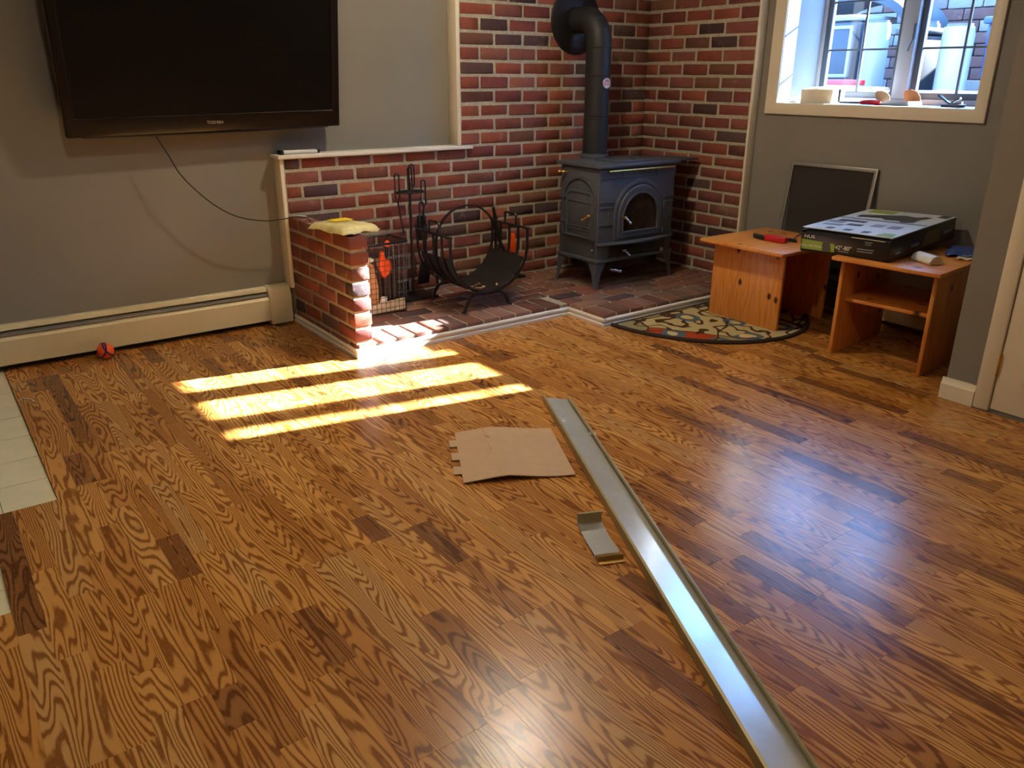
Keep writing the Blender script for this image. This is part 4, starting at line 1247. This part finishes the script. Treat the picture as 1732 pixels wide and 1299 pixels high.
# ------------------------------------------------------------------ pine tables
def table(name, label, M, L, D, zt, span, depth, back=None, shelf=None, inset=.0):
    """top L (local x) by D (local y); side panels at +-span/2, running depth in y"""
    t = thing(name, label, 'table', M)
    fl = lambda a, b, c_: M @ Vector((a, b, c_))
    def slab(nm, x0, x1, y0, y1, z0, z1, ac, al, bev=.003):
        m_ = MB()
        m_.box(x0, x1, y0, y1, z0, z1, M)
        o = m_.build(nm, MAT['pine'], t, bevel=bev)
        return uv_plank(o, ac, al)
    slab('table_top', -L / 2, L / 2, -D / 2, D / 2, zt - .019, zt, 'y', 'x', .005)
    for sg in (-1, 1):
        x = sg * span / 2
        slab('side_panel', x - .009, x + .009, -depth / 2, depth / 2, 0, zt - .019, 'y', 'z')
    if back is not None:
        slab('back_panel', -span / 2 + .009, span / 2 - .009, back - .008, back + .008, .0, zt - .019, 'x', 'z')
    if shelf is not None:
        slab('shelf', -span / 2 + .009, span / 2 - .009, shelf[0], shelf[1], shelf[2] - .009, shelf[2] + .009, 'y', 'x')
        slab('apron', -span / 2 + .009, span / 2 - .009, shelf[0] + .03, shelf[0] + .045, zt - .045, zt - .019, 'z', 'x', .001)
    return t
# table on the rug: side panel faces the stove, open side to the door
T1 = Matrix.Translation((3.645, 2.600, .011))
table('pine_side_table', 'knotty pine side table with solid side standing on the rug', T1, .57, .525, .418, .39, .445, back=.05)
# table by the wall corner, opening to the room, a few degrees askew
T2 = Matrix.Translation((3.655, 1.845, 0)) @ Matrix.Rotation(math.radians(-90 + 5), 4, 'Z')
table('pine_shelf_table', 'open pine table with a middle shelf beside the wall corner', T2, .485, .60, .473, .415, .50, shelf=(-.20, .25, .262))

# ------------------------------------------------------------------ carton lying across both tables
cB, cA, cC = Vector((3.398, 1.820, .478)), Vector((3.372, 2.252, .462)), Vector((4.035, 1.800, .512))
u = (cA - cB); v_ = (cC - cB)
LU, LV = u.length, v_.length
ux = u.normalized(); vx = (v_ - ux * v_.dot(ux)).normalized(); nz = vx.cross(ux).normalized()
if nz.z < 0: nz = -nz
XM = frame(cB, ux, vx, nz)     # right-handedness is not needed for placing points
bp = lambda a, b, c_: Vector(cB) + ux * a + vx * b + nz * c_
HB = .098
cx_ = thing('mount_carton', 'black and pale blue carton lying across the two pine tables', 'carton', Matrix.Translation(cB))
def cpoly(name, pts, mat, parent=None, th=.0006, lab=None):
    """thin printed panel: 3D points in order"""
    P = [Vector(p) for p in pts]
    n_ = (P[1] - P[0]).cross(P[2] - P[0]).normalized() * th
    m_ = MB(); k2 = len(P)
    m_.add([p + n_ for p in P] + [p - n_ for p in P], [tuple(range(k2)), tuple(range(2 * k2 - 1, k2 - 1, -1))] + [(i, (i + 1) % k2, (i + 1) % k2 + k2, i + k2) for i in range(k2)])
    return m_.build(name, mat, parent or cx_, label=lab)
def cslab(name, a0, a1, b0, b1, c0, c1, mat, parent=None, bev=.002):
    m_ = MB(); m_.v = [tuple(bp(a, b, c_)) for a in (a0, a1) for b in (b0, b1) for c_ in (c0, c1)]
    m_.f = [(0, 1, 3, 2), (4, 6, 7, 5), (0, 4, 5, 1), (2, 3, 7, 6), (0, 2, 6, 4), (1, 5, 7, 3)]
    return m_.build(name, mat, parent or cx_, bevel=bev)
cslab('carton_bottom', 0, LU, 0, LV, 0, .006, MAT['cbox'])
cslab('carton_front', 0, LU, 0, .005, 0, HB - .010, MAT['cbox'])
cslab('carton_side', 0, .005, .005, LV, 0, HB, MAT['cbox'])
cslab('carton_side', LU - .005, LU, .005, LV, 0, HB, MAT['cbox'])
cslab('carton_rear', .005, LU - .005, LV - .005, LV, 0, HB, MAT['cbox'])
# lid: lifted a little at the open front edge
lidp = lambda a, b, c_=0: bp(a, b, HB + .004 + c_ + .012 * (1 - b / LV) * (.25 + .75 * a / LU))
m_ = MB(); GN = 6
for s_ in (0, -.004):
    m_.add([lidp(LU * i / GN, .012 + (LV - .012) * j / GN, s_) for j in range(GN + 1) for i in range(GN + 1)],
           [(j * 7 + i, j * 7 + i + 1, (j + 1) * 7 + i + 1, (j + 1) * 7 + i) for j in range(GN) for i in range(GN)])
rim = [i for i in range(7)] + [j * 7 + 6 for j in range(1, 7)] + [42 + i for i in range(5, -1, -1)] + [j * 7 for j in range(5, 0, -1)]
m_.f += [(rim[i], rim[(i + 1) % len(rim)], rim[(i + 1) % len(rim)] + 49, rim[i] + 49) for i in range(len(rim))]
lid = m_.build('lid', MAT['print_pale'], cx_)
def lp_(name, pts, mat):
    return cpoly(name, [lidp(a * LU, b * LV, .0012) for a, b in pts], mat, lid, .0004)
lp_('print_photo', [(.02, .52), (.98, .52), (.98, .56), (.02, .56)], MAT['print_mid'])
lp_('print_photo', [(.78, .30), (.97, .30), (.97, .38), (.78, .38)], MAT['print_mid'])
lp_('print_mount', [(.20, .60), (.32, .55), (.36, .62), (.52, .60), (.60, .66), (.86, .62), (.88, .70), (.66, .78), (.45, .84), (.30, .80), (.24, .86), (.16, .84), (.22, .74)], MAT['print_dark'])
lp_('print_green_corner', [(.62, .86), (.92, .86), (.92, .97), (.62, .97)], MAT['print_green'])
lp_('print_green_patch', [(.02, .03), (.20, .03), (.17, .13), (.05, .14)], MAT['print_green'])
lp_('print_header', [(.03, .88), (.13, .88), (.13, .98), (.03, .98)], MAT['print_dark'])
lp_('print_strip', [(.60, .40), (.90, .40), (.90, .46), (.60, .46)], MAT['print_dark'])
lp_('print_strip', [(.72, .20), (.92, .19), (.92, .25), (.72, .26)], MAT['print_mid'])
lp_('print_strip', [(.54, .26), (.70, .26), (.70, .32), (.54, .32)], MAT['print_dark'])
for a0, b0 in ((.30, .06), (.50, .06), (.70, .06)):
    lp_('print_square', [(a0, b0), (a0 + .08, b0), (a0 + .08, b0 + .06), (a0, b0 + .06)], MAT['print_dark'])
for a0, b0 in ((.16, .30), (.34, .30)):
    lp_('print_square', [(a0, b0), (a0 + .12, b0), (a0 + .12, b0 + .1), (a0, b0 + .1)], MAT['print_mid'])
# torn front flaps
cpoly('front_flap', [bp(.002, .004, HB - .012), bp(LU * .55, .002, HB - .010), bp(LU * .97, -.004, HB - .014), bp(LU * .95, .030, HB + .004), bp(LU * .5, .034, HB + .002), bp(.02, .026, HB)], MAT['cbox'], th=.0012)
MB().tube([bp(LU * .06, .001, HB - .012), bp(LU * .22, -.001, HB - .009), bp(LU * .42, .0, HB - .0075)], .0016, 6).build('torn_edge', MAT['cream'], cx_)
cpoly('side_flap', [bp(LU, .006, HB - .02), bp(LU + .05, .004, HB - .055), bp(LU + .058, .055, HB - .050), bp(LU + .002, .075, HB + .012)], MAT['cbox'], th=.0015)
# print on the front
fp = lambda a, c_: bp(a * LU, -.0008, c_)
cpoly('green_band', [fp(.60, .012), fp(.985, .012), fp(.985, .058), fp(.60, .050)], MAT['print_green'], th=.0004)
cpoly('mount_picture', [bp(LU * .64, -.0018, .014), bp(LU * .74, -.0018, .013), bp(LU * .745, -.0018, .034), bp(LU * .73, -.0018, .056), bp(LU * .66, -.0018, .055), bp(LU * .645, -.0018, .036)], MAT['print_dark'], th=.0004)
fx_, fy_, fz_ = -ux, nz, -vx
def ftext(name, body, size, a, c_, mat, sx=1.0):
    o_ = bp(a * LU, -.0022, c_)
    text(name, body, size, frame(o_, fx_, fy_, fz_), mat, cx_, sx)
ftext('lettering', 'NUS', .021, .895, .072, MAT['print_white'], 1.35)
ftext('lettering', 'FULL MOTION', .0145, .865, .029, MAT['print_white'], 1.15)
ftext('lettering', '42"-80"', .026, .50, .036, MAT['print_white'], 1.0)
for a0, a1, c0 in ((.27, .19, .073), (.265, .205, .063), (.35, .17, .040), (.35, .18, .029), (.56, .44, .018)):
    cpoly('small_print', [fp(a0, c0), fp(a1, c0), fp(a1, c0 + .004), fp(a0, c0 + .004)], MAT['print_mid'], th=.0004)
# print on the long side
sp_ = lambda b, c_: bp(-.0008, b * LV, c_)
cpoly('side_picture', [sp_(.46, .018), sp_(.74, .018), sp_(.74, .078), sp_(.52, .078)], plain('dim_olive_print', srgb(96, 84, 44), 0.4), th=.0004)
cpoly('side_print', [sp_(.80, .040), sp_(.94, .040), sp_(.94, .055), sp_(.80, .055)], MAT['print_mid'], th=.0004)
cpoly('side_print', [sp_(.30, .030), sp_(.42, .030), sp_(.42, .044), sp_(.30, .044)], MAT['print_mid'], th=.0004)
cpoly('side_print', [sp_(.08, .025), sp_(.15, .025), sp_(.15, .032), sp_(.08, .032)], MAT['print_mid'], th=.0004)

# ------------------------------------------------------------------ small things on the tables
pl = thing('cutting_pliers', 'red and black hand tool lying on the pine table beside the carton', 'hand tool', (3.55, 2.54, .431))
pa, pb = Vector((3.60, 2.66, .4305)), Vector((3.60, 2.475, .4305))
z0 = .4295
def tool_poly(name, pts, mat, h, par):
    return MB().prism(pts, XY, z0, z0 + h).build(name, mat, par, bevel=.004)
tool_poly('jaw', [(3.625, 2.705), (3.605, 2.708), (3.585, 2.672), (3.575, 2.615), (3.600, 2.605), (3.612, 2.66)], MAT['blackplastic'], .022, pl)
tool_poly('spring_arm', [(3.620, 2.625), (3.634, 2.62), (3.632, 2.55), (3.618, 2.55)], MAT['wrought'], .014, pl)
tool_poly('grip', [(3.580, 2.618), (3.618, 2.618), (3.626, 2.50), (3.590, 2.492), (3.576, 2.55)], MAT['red'], .030, pl)
tool_poly('second_handle', [(3.652, 2.60), (3.668, 2.595), (3.676, 2.48), (3.660, 2.47)], MAT['blackplastic'], .018, pl)
cpz = lambda p: Vector(p)
wt = thing('white_adapter', 'white rounded plastic adapter lying at the table edge', 'adapter', (3.56, 1.76, .473))
wa, wb = Vector((3.585, 1.792, .474)), Vector((3.535, 1.680, .474))
wd = (wb - wa).normalized(); wn = Vector((-wd.y, wd.x, 0))
WMx = frame(wa, wd, wn, (0, 0, 1))
wl = lambda a, b, w_: WMx @ Vector((w_, a, b))
prof_ = [(-.034, 0), (.034, 0), (.038, .012)] + [(.032 * math.cos(a), .014 + .024 * math.sin(a)) for a in [PI * i / 10 for i in range(1, 10)]] + [(-.038, .012)]
MB().prism(prof_, wl, 0, .122).build('shell', MAT['white'], wt, bevel=.004, seg=2)
MB().prism([(.9 * a, .001 + .9 * b) for a, b in prof_], wl, .1215, .1235).build('end_plate', MAT['cream'], wt)
bf = thing('blue_bag', 'crumpled blue plastic bag with white paper on the back of the table', 'plastic bag', (3.90, 1.72, .473))
packet((3.86, 1.722, 0), Vector((.9, .3, 0)).normalized(), Vector((-.3, .9, 0)).normalized(), .20, .13, .022, 9, .477).build('blue_film', MAT['blue'], bf, smooth=True, angle=70)
packet((3.80, 1.675, 0), Vector((.9, .3, 0)).normalized(), Vector((-.3, .9, 0)).normalized(), .16, .07, .003, 4, .473).build('paper_sheet', MAT['cream'], bf, smooth=True, angle=70)

# ------------------------------------------------------------------ window screen leaning on the wall
SW, SHt = .530, .775
tilt = math.atan2(4.082 - 3.985, SHt)
SM = frame((3.985, 2.855, .021), (0, -1, 0), (math.sin(tilt), 0, math.cos(tilt)), (-math.cos(tilt), 0, math.sin(tilt)))
sc_ = thing('window_screen', 'grey framed insect screen leaning on the wall behind the tables', 'window screen', SM)
sl = lambda a, b, t_: SM @ Vector((a, b, t_))
MB().ring(rect(0, SW, 0, SHt), rect(.020, SW - .020, .020, SHt - .020), sl, -.004, .006).build('frame', MAT['alu'], sc_, bevel=.002)
MB().prism(rect(.018, SW - .018, .018, SHt - .018), sl, .0, .0008).build('mesh', MAT['mesh'], sc_)

# ------------------------------------------------------------------ things on the window sill
SZ = WZ0 + .0005
b = thing('small_carton', 'small open white carton stuffed with tissue on the window sill', 'carton', (4.19, 2.80, SZ))
x0, x1, y0, y1, z1 = 4.145, 4.265, 2.700, 2.895, SZ + .072
MB().box(x0, x0 + .003, y0, y1, SZ, z1).build('front_wall', MAT['cream'], b)
MB().box(x1 - .003, x1, y0, y1, SZ, z1).build('rear_wall', MAT['white'], b)
MB().box(x0 + .003, x1 - .003, y0, y0 + .003, SZ, z1).build('end_wall', MAT['white'], b)
MB().box(x0 + .003, x1 - .003, y1 - .003, y1, SZ, z1).build('end_wall', MAT['white'], b)
MB().box(x0 + .003, x1 - .003, y0 + .003, y1 - .003, SZ, SZ + .003).build('base', MAT['white'], b)
packet(((x0 + x1) / 2, (y0 + y1) / 2, 0), (1, 0, 0), (0, 1, 0), .108, .185, .038, 12, z1 - .03).build('tissue', MAT['white'], b, smooth=True, angle=70)
MB().prism([(y0, z1), (y0 - .022, z1 + .002), (y0 - .022, z1 + .006), (y0, z1 + .004)], YZ, x0 + .01, x1 - .01).build('open_flap', MAT['white'], b)
sd_ = thing('caulk_tool', 'red handled scraper with a bent black shaft on the window sill', 'hand tool', (4.17, 2.56, SZ))
MB().tube([(4.165, 2.668, SZ + .075), (4.165, 2.668, SZ + .012), (4.165, 2.655, SZ + .008), (4.165, 2.535, SZ + .009)], .0055, 8).build('shaft', MAT['blackplastic'], sd_, smooth=True)
MB().tube([(4.165, 2.54, SZ + .010), (4.165, 2.52, SZ + .013), (4.165, 2.48, SZ + .014), (4.165, 2.435, SZ + .013), (4.165, 2.425, SZ + .011)], [.008, .012, .0135, .0125, .009], 12).build('handle', MAT['red'], sd_, smooth=True)
ob = thing('folded_box', 'small open white box with two rounded brown flaps on the window sill', 'carton', (4.24, 2.38, SZ))
MB().prism([(2.462, SZ), (2.462, SZ + .004), (2.28, SZ + .022), (2.275, SZ + .002)], YZ, 4.17, 4.30).build('tray', MAT['outwhite'], ob)
fl1 = [(2.455, SZ + .003), (2.398, SZ + .028)] + [(2.455 - .050 + .050 * math.cos(a) * .95 + .0, SZ + .030 + .040 * math.sin(a)) for a in [PI / 9 * i for i in range(9, -1, -1)]]
MB().prism([(2.458, SZ + .003), (2.400, SZ + .026), (2.402, SZ + .044), (2.42, SZ + .062), (2.45, SZ + .070), (2.480, SZ + .068), (2.486, SZ + .05), (2.475, SZ + .025)], YZ, 4.205, 4.2075).build('front_flap', MAT['cardboard'], ob)
MB().prism([(2.36, SZ + .018), (2.28, SZ + .022), (2.285, SZ + .045), (2.305, SZ + .068), (2.34, SZ + .078), (2.372, SZ + .072), (2.376, SZ + .05)], YZ, 4.288, 4.2905).build('rear_flap', plain('brown_carton_inside', srgb(166, 106, 62), .8), ob)
cl2 = thing('spring_clamp', 'dark grey metal clamp lying open on the right of the window sill', 'clamp', (4.22, 2.08, SZ))
MB().flat([(2.150, SZ + .052), (2.135, SZ + .045), (2.10, SZ + .022), (2.075, SZ + .014), (2.03, SZ + .022)], YZ, .008, 4.205, 4.222).build('upper_arm', MAT['sash'], cl2, smooth=True)
MB().box(4.195, 4.235, 2.018, 2.125, SZ, SZ + .014).build('base', MAT['sash'], cl2, bevel=.004)
MB().flat([(2.10, SZ + .010), (2.07, SZ + .030), (2.045, SZ + .042)], YZ, .007, 4.215, 4.228).build('lower_arm', MAT['sash'], cl2, smooth=True)
MB().lathe([(.006, 0), (.009, .004), (.009, .010), (.005, .014)], 12, Matrix.Translation((4.213, 2.150, SZ + .046))).build('tip', MAT['sash'], cl2, smooth=True)
tag(MB().prism([(2.945, SZ), (2.995, SZ), (2.990, SZ + .028), (2.950, SZ + .030)], YZ, 4.18, 4.26).build('clear_tub', MAT['clearfilm'], bevel=.006), 'small clear plastic tub in the left corner of the window sill', 'tub')

# ------------------------------------------------------------------ outside the window
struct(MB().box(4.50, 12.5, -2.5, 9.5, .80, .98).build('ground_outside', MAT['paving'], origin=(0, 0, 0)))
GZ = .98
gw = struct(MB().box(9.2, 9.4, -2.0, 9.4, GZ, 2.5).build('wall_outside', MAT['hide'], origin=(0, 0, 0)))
ro = random.Random(21)
for k in range(12):
    for j in range(9):
        y = 3.5 + .36 * j + (.18 if k % 2 else 0)
        if y > 6.6: continue
        z = GZ + .06 + .115 * k
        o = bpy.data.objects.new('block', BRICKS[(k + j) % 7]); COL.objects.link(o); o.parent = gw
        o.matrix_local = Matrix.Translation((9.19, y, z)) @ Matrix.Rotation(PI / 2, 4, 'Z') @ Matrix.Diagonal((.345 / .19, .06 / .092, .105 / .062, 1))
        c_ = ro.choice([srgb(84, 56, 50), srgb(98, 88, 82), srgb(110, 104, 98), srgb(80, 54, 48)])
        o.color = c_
def bin_(name, label, x, y0, y1, z1, body, side, lidm, group=None):
    t = thing(name, label, 'bin', (x + .3, (y0 + y1) / 2, GZ), group)
    M_ = MB()
    a, b_ = .02, .0
    v = [(x + .03, y0 + .03, GZ + .02), (x + .55, y0 + .03, GZ + .02), (x + .55, y1 - .03, GZ + .02), (x + .03, y1 - .03, GZ + .02), (x, y0, z1), (x + .6, y0, z1), (x + .6, y1, z1), (x, y1, z1)]
    M_.add(v, [(0, 3, 2, 1), (4, 5, 6, 7), (0, 1, 5, 4), (1, 2, 6, 5), (2, 3, 7, 6), (3, 0, 4, 7)])
    M_.build('bin_body', body, t, bevel=.03, seg=3)
    MB().box(x - .02, x + .62, y0 - .02, y1 + .02, z1, z1 + .05).build('bin_lid', lidm, t, bevel=.015)
    MB().ring(rect(y0 + .03, y1 - .03, GZ + .25, z1 - .04), rect(y0 + .06, y1 - .06, GZ + .28, z1 - .07), YZ, x - .012, x + .03).build('panel_rim', side, t, bevel=.006)
    for yy in (y0 + .06, y1 - .06):
        MB().lathe([(.05, -.03), (.06, -.02), (.06, .02), (.05, .03)], 18, frame((x + .5, yy, GZ + .06), (1, 0, 0), (0, 0, 1), (0, 1, 0))).build('wheel', MAT['outdark'], t, smooth=True)
    return t
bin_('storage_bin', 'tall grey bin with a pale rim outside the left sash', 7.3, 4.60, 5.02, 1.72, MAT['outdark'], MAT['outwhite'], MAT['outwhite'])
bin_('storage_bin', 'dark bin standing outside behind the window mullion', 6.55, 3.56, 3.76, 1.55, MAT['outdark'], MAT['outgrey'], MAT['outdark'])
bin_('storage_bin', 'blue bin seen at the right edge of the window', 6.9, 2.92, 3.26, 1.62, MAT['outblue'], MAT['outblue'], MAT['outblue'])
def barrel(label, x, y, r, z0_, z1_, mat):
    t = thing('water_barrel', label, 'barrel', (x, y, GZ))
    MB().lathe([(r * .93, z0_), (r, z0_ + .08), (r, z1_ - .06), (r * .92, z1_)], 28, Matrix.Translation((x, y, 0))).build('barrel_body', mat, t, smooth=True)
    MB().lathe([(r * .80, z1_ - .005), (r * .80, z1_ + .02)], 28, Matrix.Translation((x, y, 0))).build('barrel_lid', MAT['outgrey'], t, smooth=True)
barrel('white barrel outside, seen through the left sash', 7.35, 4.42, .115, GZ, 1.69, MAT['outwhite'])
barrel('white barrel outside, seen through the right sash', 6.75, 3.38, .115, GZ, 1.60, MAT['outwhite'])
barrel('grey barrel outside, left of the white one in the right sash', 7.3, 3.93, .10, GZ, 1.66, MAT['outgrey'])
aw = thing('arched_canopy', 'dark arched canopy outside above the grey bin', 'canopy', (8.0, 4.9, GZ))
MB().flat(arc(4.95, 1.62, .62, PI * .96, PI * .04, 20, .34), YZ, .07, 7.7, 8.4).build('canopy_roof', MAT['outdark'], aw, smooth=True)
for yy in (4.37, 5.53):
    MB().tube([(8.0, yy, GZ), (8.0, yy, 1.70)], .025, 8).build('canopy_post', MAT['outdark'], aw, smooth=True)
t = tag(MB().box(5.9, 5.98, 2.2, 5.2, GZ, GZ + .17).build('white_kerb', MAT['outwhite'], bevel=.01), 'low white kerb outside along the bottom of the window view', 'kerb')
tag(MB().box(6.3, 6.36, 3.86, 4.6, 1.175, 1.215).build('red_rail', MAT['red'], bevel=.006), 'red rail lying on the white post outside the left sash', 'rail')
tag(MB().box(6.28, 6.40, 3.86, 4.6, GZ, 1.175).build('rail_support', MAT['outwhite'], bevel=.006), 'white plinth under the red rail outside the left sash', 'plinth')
tag(MB().box(6.44, 6.56, 1.635, 1.755, GZ, 3.0).build('shadow_post', MAT['outwhite'], bevel=.01), 'white post added out of view right of the window to shade the sun bands', 'post')  # unseen post, added to cut the dark gap between the floor's sun bands
